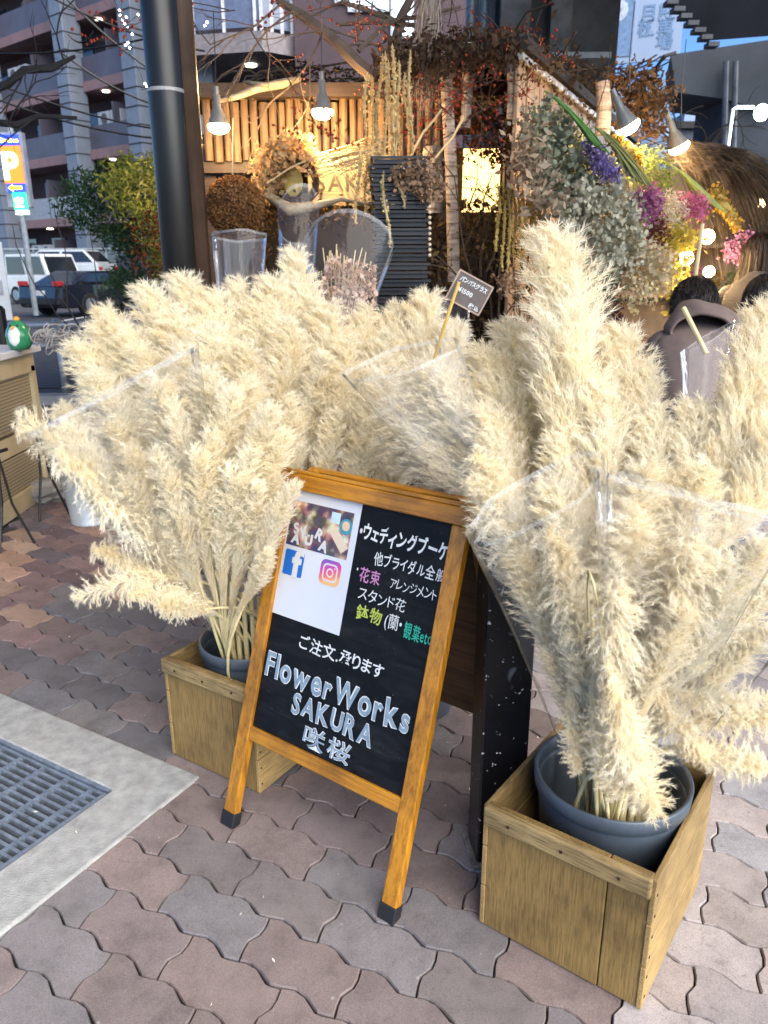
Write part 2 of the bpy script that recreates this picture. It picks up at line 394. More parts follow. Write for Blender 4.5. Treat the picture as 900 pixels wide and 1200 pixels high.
BL = np.array([-.362, 1.85]); BR = np.array([.445, 1.275])
bucket(BL[0], BL[1], .130, .02, .335, 'slate blue plastic bucket sunk in the crate left of the signboard')
bucket(BR[0], BR[1], .148, .02, .335, 'large dark plastic bucket sunk in the crate right of the signboard')

# ================================================================== SIGNBOARD
def board_black():
    mt, t, b = nodes('chalkboard_black'); co = coords(t, (6, 6, 22)); n = N(t, 'ShaderNodeTexNoise', Scale=1.2, Detail=7.0, Roughness=.65, Distortion=1.2); t.links.new(co, n.inputs['Vector'])
    c2 = coords(t); n2 = N(t, 'ShaderNodeTexNoise', Scale=160.0, Detail=2.0); t.links.new(c2, n2.inputs['Vector'])
    a = ramp(t, n.outputs[0], [(.45, (.0035, .0035, .0045)), (.62, (.009, .010, .012)), (.78, (.022, .024, .027))])
    a = mixc(t, ramp(t, n2.outputs[0], [(.72, 0.0), (.76, .35)]), a, (.16, .17, .18))
    t.links.new(a, b.inputs['Base Color']); t.links.new(ramp(t, n.outputs[0], [(.4, .42), (.7, .62)]), b.inputs['Roughness']); b.inputs['Specular IOR Level'].default_value = .22; return mt
BO = np.array([-.3784, 1.5213, 0.0]); BRr = -.6408; BT = .3094; BW, BH = .486, .862
sb = thing('signboard', 'black chalkboard in an orange wooden frame with white lettering and a poster', 'signboard', BO, BRr)
bx = Matrix.Rotation(math.pi/2-BT, 4, 'X')
def bpart(name, mb, mat, bevel=0, kind=None):        # board coordinates: x along, y up the face, z out of it
    A = np.array(bx.to_3x3()); mb.v = [v @ A.T for v in mb.v]; return part(name, mb, mat, sb, bevel=bevel, kind=kind)
ow = wood('orange_frame', (.50, .215, .012), (.39, .145, .008), axis=2, scale=.6, rough=.42, knots=False, coat=.35)
owh = wood('orange_rail', (.50, .215, .012), (.39, .145, .008), axis=0, scale=.6, rough=.42, knots=False, coat=.35)
fw, ft = .037, .022
bpart('leg', MB().box((-.002, BH/2-.02, -ft/2), (fw, BH-.036, ft)), ow, .003)
bpart('leg', MB().box((.472, BH/2-.02, -ft/2), (fw, BH-.036, ft)), ow, .003)
bpart('frame_rail', MB().box((.235, BH-.019, -ft/2+.002), (.514, .037, ft+.004)), owh, .003)
bpart('frame_rail', MB().box((.235, .236, -ft/2), (.440, .033, ft-.004)), owh, .003)
bpart('front_panel', MB().box((.235, .54, -.014), (.440, .60, .008)), board_black())
bpart('top_cap', MB().box((.235, BH+.004, -.018), (.512, .008, .042)), owh, .002)
rub = M('rubber_black', (.012, .012, .015), .6)
bpart('rubber_foot', MB().box((-.002, .016, -ft/2), (fw+.005, .036, ft+.006)), rub, .003)
bpart('rubber_foot', MB().box((.472, .016, -ft/2), (fw+.005, .036, ft+.006)), rub, .003)
# rear frame, leaning the other way
ty = BH*math.sin(BT); tz = BH*math.cos(BT); RB = .30
def rpart(name, mb, mat, bevel=0):
    A = np.array(Matrix.Rotation(math.pi/2+RB, 3, 'X')); mb.v = [v @ A.T + np.array([0, ty+.05+0, tz-.0]) for v in mb.v]; return part(name, mb, mat, sb, bevel=bevel)
for x in (.006+fw/2, BW-.006-fw/2): rpart('rear_leg', MB().box((x, -BH/2-.004, -.012), (fw, BH-.008, ft)), ow, .003)
brn = wood('brown_panel', (.14, .075, .035), (.09, .045, .02), axis=0, scale=.5, knots=False)
rpart('rear_panel', MB().box((BW/2, -.36, -.012), (BW-.05, .62, .012)), brn)
rpart('rear_rail', MB().box((BW/2, -.025, -.012), (BW-.08, .035, .018)), owh, .003)
chalk = M('chalk_white', (.62, .65, .67), .85, ns=60, var=.12, bs=0)
ckey = M('chalk_pink', (.46, .20, .40), .85, ns=60, var=.15, bs=0); cylw = M('chalk_yellow', (.38, .46, .08), .85, ns=60, var=.15, bs=0)
cgrn = M('chalk_green', (.02, .36, .26), .85, ns=60, var=.15, bs=0); cblu = M('chalk_blue_fill', (.20, .28, .36), .85, ns=50, var=.25, bs=0)
ZF = -.0092
def btext(name, s, u0, u1, v, mat, size, z=ZF, **kw):
    mb, w = text_mb(s, size, **kw); k = (u1-u0)/w
    sl = kw.get('slope', 0)
    mb.v = [np.stack([q[:, 0]*k+u0, q[:, 1]+v, np.full(len(q), z)], 1) for q in mb.v]
    return bpart(name, mb, mat, kind='stuff')
btext('lettering', '・ウェディングブーケ', .226, .455, .752, chalk, .042, offset=.0012, jitter=.13, seed=1, squash=.95)
btext('lettering', '他ブライダル全般', .277, .456, .706, chalk, .030, offset=.0003, jitter=.12, seed=2)
btext('lettering', '・', .236, .242, .672, chalk, .03)
btext('lettering', '花束', .246, .303, .662, ckey, .034, offset=.0005, jitter=.08, seed=3)
btext('lettering', 'アレンジメント', .328, .446, .664, chalk, .028, jitter=.14, seed=4)
btext('lettering', 'スタンド花', .252, .378, .623, chalk, .030, jitter=.12, seed=5)
btext('lettering', '鉢物', .256, .326, .582, cylw, .034, offset=.0006, jitter=.1, seed=6)
btext('lettering', '(蘭・', .332, .378, .582, chalk, .036, jitter=.05, seed=7)
btext('lettering', '観葉etc', .383, .452, .574, cgrn, .036, offset=.0004, jitter=.08, seed=8)
btext('lettering', 'ご注文.承ります', .113, .355, .473, chalk, .036, offset=.0005, jitter=.1, seed=9)
def bubble(s, u0, u1, v, size, seed, fill, line, jitter=.1, squash=1.0, fine=False):
    btext('letter_outline', s, u0, u1, v, chalk, size, ZF, offset=line, jitter=jitter, seed=seed, squash=squash)
    btext('letter_fill', s, u0, u1, v, cblu, size, ZF+.0006, offset=fill, jitter=jitter, seed=seed, squash=squash)
bubble('FlowerWorks', .026, .442, .384, .078, 11, .0013, .0034, squash=1.0)
bubble('SAKURA', .124, .360, .325, .063, 12, .0012, .0030)
bubble('咲桜', .172, .312, .268, .050, 13, .0001, .0015, jitter=.06)
# poster
def quad(u0, u1, v0, v1, z): return MB().add([(u0, v0, z), (u1, v0, z), (u1, v1, z), (u0, v1, z)], [(0, 1, 2, 3)])
pz = -.0092
bpart('poster', quad(.011, .221, .529, .832, pz), M('poster_paper', (.58, .61, .67), .28, ns=6, var=.05, bs=0))
mt, t, b = nodes('poster_photo'); co = coords(t, (1, 1, 1))
v = N(t, 'ShaderNodeTexVoronoi', Scale=55.0); t.links.new(co, v.inputs['Vector'])
n = N(t, 'ShaderNodeTexNoise', Scale=22.0, Detail=4.0); t.links.new(co, n.inputs['Vector'])
a = ramp(t, n.outputs[0], [(.36, (.03, .05, .13)), (.47, (.10, .06, .07)), (.56, (.38, .24, .2)), (.66, (.7, .55, .45))])
a = mixc(t, .3, a, v.outputs['Color'], 'OVERLAY')
t.links.new(a, b.inputs['Base Color']); b.inputs['Roughness'].default_value = .3
bpart('poster_photo', quad(.022, .204, .695, .800, pz+.0006), mt)
def disc(c, r, z, n=20, sx=1, rot=0): 
    return MB().add([(c[0]+sx*r*math.cos(i*2*math.pi/n), c[1]+r*math.sin(i*2*math.pi/n), z) for i in range(n)], [tuple(range(n))])
bpart('poster_bowl', disc((.187, .766), .018, pz+.0009), M('print_teal', (.05, .25, .34), .3, bs=0))
bpart('poster_bowl_food', disc((.187, .768), .011, pz+.0012), M('print_cream', (.62, .45, .3), .3, bs=0))
bpart('poster_card', quad(.142, .168, .768, .793, pz+.0009), M('print_paleblue', (.45, .62, .72), .3, bs=0))
rotq = MB().add([(.138, .752, pz+.0009), (.160, .762, pz+.0009), (.204, .722, pz+.0009), (.186, .706, pz+.0009)], [(0, 1, 2, 3)])
bpart('poster_bundle', rotq, M('print_beige', (.66, .55, .42), .3, bs=0))
wht = M('print_white', (.58, .6, .62), .3, var=.03, bs=0)
for s, u, v_, r in (('S', .040, .725, .25), ('A', .044, .702, -.1), ('K', .068, .722, .5), ('U', .082, .706, 0), ('R', .112, .722, -.35), ('A', .128, .700, -.15)):
    mb, w = text_mb(s, .034, offset=.0016)
    A = np.array([[math.cos(r), -math.sin(r)], [math.sin(r), math.cos(r)]])
    mb.v = [np.c_[(q[:, :2]-[w/2, .012]) @ A.T+[u+.008, v_+.012], np.full(len(q), pz+.0015)] for q in mb.v]; bpart('poster_letter', mb, wht, kind='stuff')
def rrect(u0, u1, v0, v1, r, z, n=5):
    pts = []
    for cx, cy, a0 in ((u1-r, v1-r, 0), (u0+r, v1-r, 90), (u0+r, v0+r, 180), (u1-r, v0+r, 270)):
        for i in range(n+1):
            an = math.radians(a0+90*i/n); pts.append((cx+r*math.cos(an), cy+r*math.sin(an), z))
    return pts
def poly(pts): return MB().add(pts, [tuple(range(len(pts)))])
def ring(outer, inner):
    n = len(outer); return MB().add(outer+inner, [(i, (i+1) % n, n+(i+1) % n, n+i) for i in range(n)])
bpart('social_badge', poly(rrect(.026, .085, .626, .685, .004, pz+.0006)), M('badge_blue', (.012, .13, .50), .3, var=.04, bs=0))
mb, w = text_mb('f', .088, offset=.0036); mb.v = [np.c_[q[:, 0]*1.05+.050, q[:, 1]+.6265, np.full(len(q), pz+.001)] for q in mb.v]; bpart('badge_letter', mb, wht)
mt, t, b = nodes('badge_gradient'); co = N(t, 'ShaderNodeTexCoord').outputs['Generated']; sp = N(t, 'ShaderNodeSeparateXYZ'); t.links.new(co, sp.inputs[0])
ad = N(t, 'ShaderNodeMath', operation='MULTIPLY_ADD'); t.links.new(sp.outputs[0], ad.inputs[0]); ad.inputs[1].default_value = -.3; t.links.new(sp.outputs[2], ad.inputs[2])
t.links.new(ramp(t, ad.outputs[0], [(.0, (.75, .42, .18)), (.22, (.72, .16, .12)), (.5, (.62, .05, .28)), (.8, (.22, .08, .42))]), b.inputs['Base Color']); b.inputs['Roughness'].default_value = .3
bpart('camera_badge', poly(rrect(.136, .195, .629, .686, .014, pz+.0006)), mt)
bpart('badge_outline', ring(rrect(.144, .187, .637, .678, .011, pz+.001), rrect(.148, .183, .641, .674, .008, pz+.001)), wht)
cir = lambda r: [(.1655+r*math.cos(i*math.pi/10), .6575+r*math.sin(i*math.pi/10), pz+.001) for i in range(20)]
bpart('badge_lens', ring(cir(.0105), cir(.0068)), wht); bpart('badge_dot', disc((.1775, .669), .0022, pz+.001, 10), wht)
# black square post behind the board, paint chipped
mt, t, b = nodes('chipped_black_paint'); co = coords(t)
n = N(t, 'ShaderNodeTexNoise', Scale=60.0, Detail=3.0, Roughness=.55); t.links.new(co, n.inputs['Vector'])
n5 = N(t, 'ShaderNodeTexNoise', Scale=11.0, Detail=2.0, Roughness=.5, Distortion=.4); t.links.new(co, n5.inputs['Vector'])
f1 = ramp(t, n.outputs[0], [(.67, 0.0), (.69, 1.0)]); f2 = ramp(t, n5.outputs[0], [(.68, 0.0), (.70, .6)])
a = mixc(t, f1, (.006, .006, .008), (.5, .5, .5)); a = mixc(t, f2, a, (.22, .25, .28))
t.links.new(a, b.inputs['Base Color']); b.inputs['Roughness'].default_value = .3
bp_ = G(582, 1014); 
ps = thing('black_post', 'black square post with chipped paint, between the signboard and the right crate', 'post', (bp_[0], bp_[1]+.045, 0), .12)
part('shaft', MB().box((0, 0, .40), (.102, .09, .80)), mt, ps, bevel=.004)
part('base_plate', MB().box((0, 0, .006), (.125, .11, .012)), M('rusty_base', (.25, .22, .2), .6, metal=.4, ns=40, var=.6), ps, bevel=.002)
# ================================================================== PAMPAS GRASS
def plume_material(name, c_out, c_in):
    mt = bpy.data.materials.new(name); mt.use_nodes = True; t = mt.node_tree; t.nodes.clear()
    co = coords(t); n = N(t, 'ShaderNodeTexNoise', Scale=5.0, Detail=4.0, Roughness=.6); t.links.new(co, n.inputs['Vector'])
    col = ramp(t, n.outputs[0], [(.35, c_in), (.62, c_out)])
    oi = N(t, 'ShaderNodeObjectInfo').outputs['Random']
    col = mixc(t, 1.0, col, ramp(t, oi, [(0.0, (.97, .95, .90)), (.5, (1, 1, 1)), (1.0, (1.0, .985, .95))]), 'MULTIPLY')
    d = N(t, 'ShaderNodeBsdfDiffuse'); tr = N(t, 'ShaderNodeBsdfTranslucent'); mx = N(t, 'ShaderNodeMixShader', Fac=.5)
    t.links.new(col, d.inputs[0]); t.links.new(col, tr.inputs[0]); t.links.new(d.outputs[0], mx.inputs[1]); t.links.new(tr.outputs[0], mx.inputs[2])
    o = N(t, 'ShaderNodeOutputMaterial'); t.links.new(mx.outputs[0], o.inputs[0]); return mt
PMAT = plume_material('pampas_silk', (.994, .962, .858), (.985, .90, .695))
STEM = M('pampas_stem', (.66, .56, .30), .6, ns=20, var=.25)
def plume_mesh(seed, nb=680, nh=70, wid=.115, droop=.04, bend=.03, hair=.036, tight=.34):
    """a feather head one unit long: side branches springing from a curved axis, each set with silky hairs"""
    r = np.random.default_rng(seed); S = 9
    t0 = np.sort(r.beta(1.05, 1.15, nb))*.93
    ax = lambda t: np.stack([bend*t**2.2, .02*np.sin(t*5+seed), t], -1)
    tang = np.stack([2.2*bend*np.clip(t0, .01, 1)**1.2, 0*t0, np.ones(nb)], 1); tang /= np.linalg.norm(tang, axis=1)[:, None]
    az = r.uniform(0, 2*math.pi, nb); rad = np.stack([np.cos(az), np.sin(az), 0*az], 1); rad -= (rad*tang).sum(1)[:, None]*tang
    prof = np.interp(t0, [0, .12, .3, .55, .8, 1], [.20, .34, .68, 1.0, 0.74, .24])     # how far the branches of this height reach out
    ln = (.36*(1-t0)**.55*(1-.35*t0)+.055)*r.uniform(.65, 1.15, nb); ln *= np.interp(t0, [0, .1, .4, 1], [.9, 1, .9, .8])
    reach = wid*prof*r.uniform(.35, 1.2, nb)
    s = np.linspace(0, 1, S)[None, :, None]
    d0 = droop*r.uniform(.3, 1.6, nb)*ln
    P0 = ax(t0)[:, None, :]
    Br = P0 + tang[:, None]*(ln[:, None, None]*(s-.12*s**2)) + rad[:, None]*(reach[:, None, None]*(s**1.15)) - d0[:, None, None]*np.array([0, 0, 1.])*s**3 \
        + .012*np.sin(s*7+az[:, None, None])*np.stack([-np.sin(az), np.cos(az), 0*az], 1)[:, None]
    n = nb*nh; bi = np.repeat(np.arange(nb), nh); u = r.uniform(.03, 1, n)**.8
    fi = u*(S-1); i0 = np.minimum(fi.astype(int), S-2); fr = (fi-i0)[:, None]
    A = Br[bi, i0]; B = Br[bi, i0+1]; pos = A*(1-fr)+B*fr; tg = B-A; tg /= np.linalg.norm(tg, axis=1)[:, None]+1e-9
    rv = r.normal(size=(n, 3)); rv -= (rv*tg).sum(1)[:, None]*tg; rv /= np.linalg.norm(rv, axis=1)[:, None]
    lowt = np.clip(t0[bi]*2.2, 0, 1)
    spread = (.25+tight*r.uniform(.4, 1.5, n))*(.45+.55*lowt)
    d = tg+rv*spread[:, None]; d /= np.linalg.norm(d, axis=1)[:, None]
    hl = hair*r.uniform(.5, 1.35, n)*(1-.25*u)
    p1 = pos+d*(hl*.55)[:, None]; d2 = d+rv*.16*r.uniform(-.6,1.2,n)[:, None]+np.array([0, 0, -.05]); d2 /= np.linalg.norm(d2, axis=1)[:, None]
    p2 = p1+d2*(hl*.45)[:, None]
    sd = np.cross(d, r.normal(size=(n, 3))); sd /= np.linalg.norm(sd, axis=1)[:, None]
    w = .00078*r.uniform(.7, 1.3, n)[:, None]
    V = np.stack([pos-sd*w, pos+sd*w, p1-sd*w*.75, p1+sd*w*.75, p2], 1).reshape(-1, 3)
    b = (np.arange(n)*5)[:, None]
    F = np.concatenate([b+[0, 1, 2], b+[1, 3, 2], b+[2, 3, 4]])
    # the branchlets themselves
    V2 = []; F2 = []
    sdb = np.stack([-np.sin(az), np.cos(az), 0*az], 1)
    wb = np.linspace(.0013, .0003, S)[None, :, None]
    L1 = Br-sdb[:, None]*wb; R1 = Br+sdb[:, None]*wb
    V2 = np.stack([L1, R1], 2).reshape(-1, 3); nb0 = len(V)
    q = (np.arange(nb)[:, None]*S*2+np.arange(S-1)[None]*2).reshape(-1, 1)+nb0
    F2 = np.concatenate([q+[0, 1, 2], q+[1, 3, 2]])
    me = tri_mesh('plume_head', np.concatenate([V, V2]), np.concatenate([F, F2])); me.materials.append(PMAT); return me
PROTO = {
 'a': [plume_mesh(1, wid=.115), plume_mesh(2, wid=.125, bend=.02), plume_mesh(3, wid=.10, bend=.06, droop=.08)],        # full
 'b': [plume_mesh(4, 420, 95, wid=.095, tight=.26), plume_mesh(5, 420, 95, wid=.085, bend=.04, tight=.26)],                          # sleek
 'c': [plume_mesh(6, 380, 105, wid=.16, droop=.55, bend=.22, hair=.036), plume_mesh(7, 380, 105, wid=.17, droop=.4, bend=.12, hair=.042)],  # loose and shaggy
 'd': [plume_mesh(8, 240, 90, wid=.24, droop=.2, bend=.3, hair=.05, tight=.3), plume_mesh(9, 240, 90, wid=.2, droop=.25, bend=.4, hair=.045, tight=.3)],    # open feathery spray
}
prng = random.Random(5)
def pampas(tip, base, width, kind, bucket, label, group, up=None, stemr=.0042):
    tip = np.array(tip); base = np.array(base); ax = tip-base; L = np.linalg.norm(ax); z = ax/L
    foot = np.array([bucket[0]+prng.uniform(-.05, .05), bucket[1]+prng.uniform(-.05, .05), .05])
    t = thing('pampas_plume', label, 'pampas grass', foot, 0, group)
    # the bend of the head points outward (away from the bucket) and down
    outw = np.array([ax[0], ax[1], 0]); 
    if np.linalg.norm(outw) < .12: outw = np.array([prng.uniform(-1, 1), prng.uniform(-1, 1), 0])
    outw /= np.linalg.norm(outw); x = outw - (outw@z)*z
    if up is not None: x = np.array(up)-(np.array(up)@z)*z
    x /= np.linalg.norm(x); y = np.cross(z, x)
    me = PROTO['a'][1] if 'tallest' in label else prng.choice(PROTO[kind]); o = bpy.data.objects.new('plume_head', me); COL.objects.link(o); o.parent = t
    ref = {'a': .24, 'b': .17, 'c': .33, 'd': .42}[kind]; w = width/ref
    w = max(.5*L, min(1.3*L, w))
    R = np.stack([x*w, y*w, z*L], 1); m = Matrix.Identity(4)
    for i in range(3):
        for j in range(3): m[i][j] = R[i, j]
        m[i][3] = (base-foot)[i]
    o.matrix_basis = m
    bendv = .12*w
    # stem: up out of the bucket, then along the axis of the head
    k = np.linspace(0, 1, 8)[:, None]; c1 = base-z*np.linalg.norm(base-foot)*.45
    S = (1-k)**2*foot+2*(1-k)*k*c1+k**2*base
    S2 = [base+z*L*q+x*.1*w*q**2.2 for q in (.15, .35, .6)]
    if z[2] < 0: stemr = .002
    wpart('stem', MB().tube(np.vstack([S, S2]), [stemr]*8+[stemr*.8, stemr*.6, stemr*.3], 6), STEM, t, smooth=True)
    return t
GL, GR, GM = 'pampas plumes in the left bucket', 'pampas plumes in the right bucket', 'pampas plumes standing behind the signboard'
LL = 'cream pampas plume crowded among others in the bucket left of the signboard'
LR = 'cream pampas plume crowded among others in the bucket right of the signboard'
LM = 'cream pampas plume in the dense upright bunch behind the signboard'
BM = np.array([-.16, 2.18]); BM2 = np.array([.10, 2.05])
# tip px, tip Y, base px, base Y, width in px, kind, label
left = [
 ((48, 462), 1.72, (190, 640), 1.80, 70, 'd', 'pale pampas plume leaning furthest left, showing through the clear film'),
 ((100, 498), 1.60, (238, 712), 1.74, 85, 'c', 'shaggy pampas plume leaning left across the front of the film sleeve'),
 ((76, 492), 1.74, (210, 675), 1.80, 70, 'a', LL), ((148, 555), 1.62, (246, 712), 1.75, 72, 'a', LL), ((188, 440), 1.7, (244, 650), 1.8, 80, 'a', LL), ((236, 430), 1.72, (254, 650), 1.8, 80, 'a', LL), ((300, 440), 1.75, (270, 650), 1.8, 80, 'a', LL), ((268, 540), 1.6, (264, 715), 1.72, 56, 'b', LL),
 ((140, 480), 1.78, (232, 690), 1.82, 70, 'b', LL), ((205, 468), 1.66, (250, 700), 1.76, 56, 'a', 'narrow tan pampas plume standing upright in the middle of the left bunch'),
 ((186, 520), 1.6, (246, 722), 1.72, 50, 'b', LL), ((228, 520), 1.60, (256, 712), 1.72, 48, 'b', LL),
 ((268, 450), 1.68, (262, 690), 1.78, 62, 'a', LL), ((318, 470), 1.62, (268, 690), 1.74, 66, 'a', 'full pampas plume rising just left of the poster on the board'),
 ((334, 500), 1.64, (272, 705), 1.72, 56, 'a', LL), ((345, 562), 1.58, (280, 712), 1.68, 42, 'a', 'pampas plume drooping over the top left corner of the signboard'),
 ((98, 650), 1.60, (238, 682), 1.72, 80, 'd', 'low pampas plume sticking out to the left with white wispy ends'),
 ((160, 672), 1.62, (246, 705), 1.72, 70, 'c', LL), ((180, 722), 1.60, (258, 712), 1.70, 52, 'c', 'short tuft of pampas hanging over the left rim of the bucket'),
 ((200, 690), 1.62, (258, 722), 1.72, 40, 'c', LL), ((106, 562), 1.70, (228, 700), 1.78, 62, 'a', LL), ((126, 618), 1.66, (234, 706), 1.74, 62, 'c', LL), ((150, 520), 1.66, (236, 700), 1.76, 60, 'a', LL),
 ((150, 372), 2.02, (225, 570), 1.95, 80, 'a', LL), ((195, 360), 2.05, (238, 560), 1.97, 80, 'a', LL), ((110, 375), 2.05, (205, 570), 1.98, 76, 'a', LL), ((248, 500), 1.62, (260, 708), 1.72, 56, 'a', LL), ((292, 520), 1.6, (270, 712), 1.72, 54, 'a', LL), ((170, 450), 1.76, (238, 660), 1.84, 72, 'a', LL),
 ((85, 395), 2.0, (205, 590), 1.95, 80, 'a', LL), ((130, 352), 2.08, (215, 560), 1.98, 82, 'a', LL), ((108, 430), 1.85, (215, 620), 1.88, 80, 'a', LL),
 ((172, 330), 2.15, (230, 560), 2.02, 80, 'a', LL), ((160, 400), 1.95, (232, 600), 1.92, 76, 'a', LL), ((215, 400), 1.9, (248, 600), 1.9, 76, 'a', LL),
 ((240, 380), 1.9, (258, 600), 1.88, 76, 'a', LL), ((290, 400), 1.85, (268, 600), 1.85, 76, 'a', LL), ((192, 600), 1.64, (250, 725), 1.73, 44, 'b', LL), ((300, 560), 1.6, (272, 722), 1.72, 48, 'b', LL),
 ((318, 640), 1.60, (278, 728), 1.66, 36, 'b', LL), ((70, 470), 1.9, (200, 630), 1.9, 80, 'a', LL)]
mid = [
 ((320, 320), 2.35, (318, 540), 2.2, 84, 'a', LM), ((280, 322), 2.35, (288, 545), 2.2, 80, 'a', LM), ((235, 372), 2.2, (262, 580), 2.1, 84, 'a', LM), ((405, 392), 2.2, (375, 590), 2.1, 88, 'a', LM), ((360, 332), 2.4, (345, 550), 2.2, 80, 'a', LM), ((450, 385), 2.2, (400, 590), 2.1, 90, 'a', LM), ((290, 470), 1.9, (300, 650), 1.95, 86, 'b', LM), ((325, 505), 1.9, (322, 660), 1.93, 80, 'b', LM),
 ((214, 318), 2.3, (250, 540), 2.15, 84, 'a', LM), ((252, 335), 2.25, (270, 560), 2.1, 84, 'a', LM), ((298, 345), 2.3, (300, 560), 2.15, 84, 'a', LM),
 ((346, 288), 2.45, (340, 500), 2.3, 66, 'a', 'tallest pampas plume of the bunch behind the signboard, in front of the clear sleeves'),
 ((330, 370), 2.15, (322, 580), 2.1, 84, 'a', LM), ((385, 350), 2.3, (360, 560), 2.15, 84, 'a', LM), ((372, 410), 2.05, (345, 600), 2.05, 80, 'b', LM),
 ((425, 352), 2.35, (388, 560), 2.2, 84, 'a', LM), ((410, 430), 2.05, (370, 610), 2.0, 84, 'a', LM), ((462, 350), 2.4, (410, 560), 2.2, 80, 'a', LM),
 ((505, 338), 2.4, (440, 560), 2.2, 86, 'a', 'pampas plume spreading right in front of the black slatted stack'), ((535, 372), 2.3, (450, 560), 2.15, 90, 'a', LM),
 ((455, 430), 2.0, (400, 620), 2.0, 90, 'a', LM), ((500, 420), 2.1, (430, 610), 2.05, 90, 'a', LM), ((300, 430), 2.0, (310, 620), 2.0, 90, 'a', LM),
 ((345, 460), 1.95, (330, 640), 1.95, 86, 'b', LM), ((395, 480), 1.95, (365, 640), 1.95, 86, 'b', LM), ((440, 490), 1.92, (395, 650), 1.95, 86, 'b', LM), ((270, 440), 2.0, (285, 620), 2.0, 90, 'a', LM),
 ((235, 460), 1.95, (262, 640), 1.95, 86, 'a', LM), ((480, 500), 1.95, (425, 650), 1.95, 80, 'a', LM)]
right = [
 ((668, 902), 1.12, (672, 770), 1.16, 48, 'c', LR), ((800, 905), 1.12, (748, 760), 1.13, 66, 'c', LR), ((700, 930), 1.08, (696, 770), 1.12, 60, 'c', LR), ((880, 860), 1.08, (770, 800), 1.14, 80, 'd', LR), ((640, 760), 1.17, (690, 880), 1.17, 46, 'a', LR),
 ((652, 262), 1.62, (672, 640), 1.42, 118, 'a', 'tallest pampas plume of all, standing straight up in the right bunch'),
 ((600, 372), 1.75, (655, 660), 1.52, 95, 'a', LR), ((560, 400), 1.68, (640, 660), 1.48, 100, 'a', LR), ((520, 418), 1.66, (620, 650), 1.5, 100, 'a', LR),
 ((455, 470), 1.78, (612, 640), 1.46, 100, 'a', LR), ((448, 505), 1.80, (612, 625), 1.55, 85, 'a', 'pampas plume reaching left over the top right corner of the signboard'),
 ((480, 430), 1.72, (620, 620), 1.5, 100, 'a', LR), ((505, 520), 1.66, (632, 675), 1.42, 80, 'a', LR),
 ((598, 512), 1.34, (655, 770), 1.25, 105, 'c', 'bushy white pampas plume in front, just right of the signboard'), ((562, 555), 1.36, (652, 780), 1.27, 80, 'a', LR),
 ((728, 378), 1.7, (712, 640), 1.45, 100, 'a', LR), ((700, 440), 1.5, (700, 700), 1.35, 100, 'a', LR), ((762, 418), 1.6, (728, 650), 1.4, 100, 'a', LR),
 ((772, 470), 1.45, (732, 700), 1.3, 100, 'a', LR), ((908, 340), 1.5, (800, 610), 1.32, 135, 'a', 'broad pampas plume leaning right toward the crouching visitors'),
 ((945, 400), 1.45, (810, 640), 1.3, 130, 'a', LR), ((872, 450), 1.42, (785, 670), 1.28, 112, 'a', LR), ((930, 500), 1.3, (800, 700), 1.22, 120, 'a', LR),
 ((640, 560), 1.28, (690, 800), 1.2, 80, 'a', LR), ((715, 585), 1.17, (708, 830), 1.16, 100, 'c', LR),
 ((808, 610), 1.15, (742, 840), 1.15, 96, 'c', LR), ((760, 540), 1.25, (730, 800), 1.2, 110, 'a', LR), ((830, 540), 1.22, (755, 800), 1.18, 110, 'a', LR),
 ((880, 620), 1.15, (770, 830), 1.15, 110, 'a', LR), ((940, 640), 1.15, (790, 820), 1.16, 110, 'b', LR),
 ((612, 640), 1.24, (684, 860), 1.18, 66, 'b', 'smooth pampas plume pressed against the left side of the film sleeve'), ((668, 700), 1.14, (694, 885), 1.15, 55, 'b', LR),
 ((725, 655), 1.06, (712, 880), 1.12, 80, 'c', 'full pampas plume in front of the right bucket, drooping toward its rim'), ((790, 700), 1.08, (742, 880), 1.13, 80, 'b', LR), ((690, 610), 1.15, (700, 850), 1.15, 90, 'c', LR),
 ((742, 968), 1.03, (705, 735), 1.05, 96, 'c', 'shaggy pampas plume hanging down over the front of the right bucket'),
 ((688, 905), 1.13, (672, 800), 1.16, 50, 'c', 'short shaggy pampas tuft hanging over the left rim of the right bucket'),
 ((905, 880), 1.12, (765, 880), 1.16, 80, 'c', 'low pampas plume drooping out over the right side of the right crate'), ((930, 800), 1.15, (775, 862), 1.17, 100, 'c', LR), ((900, 730), 1.12, (765, 862), 1.16, 90, 'b', LR),
 ((850, 650), 1.1, (755, 870), 1.14, 90, 'a', LR), ((560, 470), 1.55, (640, 700), 1.4, 100, 'a', LR), ((660, 500), 1.45, (680, 740), 1.32, 90, 'b', LR), ((812, 462), 1.45, (760, 720), 1.28, 110, 'a', LR)]
ORD = 'zeroth first second third fourth fifth sixth seventh eighth ninth tenth eleventh twelfth thirteenth fourteenth fifteenth sixteenth seventeenth eighteenth nineteenth twentieth'.split()
ORD += ['twenty-'+q for q in ORD[1:10]]+['thirtieth']+['thirty-'+q for q in ORD[1:10]]+['fortieth']+['forty-'+q for q in ORD[1:10]]
for lst, whr in ((left, 'in the left bucket'), (mid, 'standing behind the signboard'), (right, 'in the right bucket')):
    for k, i in enumerate(sorted(range(len(lst)), key=lambda i: lst[i][0][0])):
        e = lst[i]
        if e[6] in (LL, LR, LM): lst[i] = e[:6]+('cream pampas plume %s, its tip the %s from the left' % (whr, ORD[k+1]),)
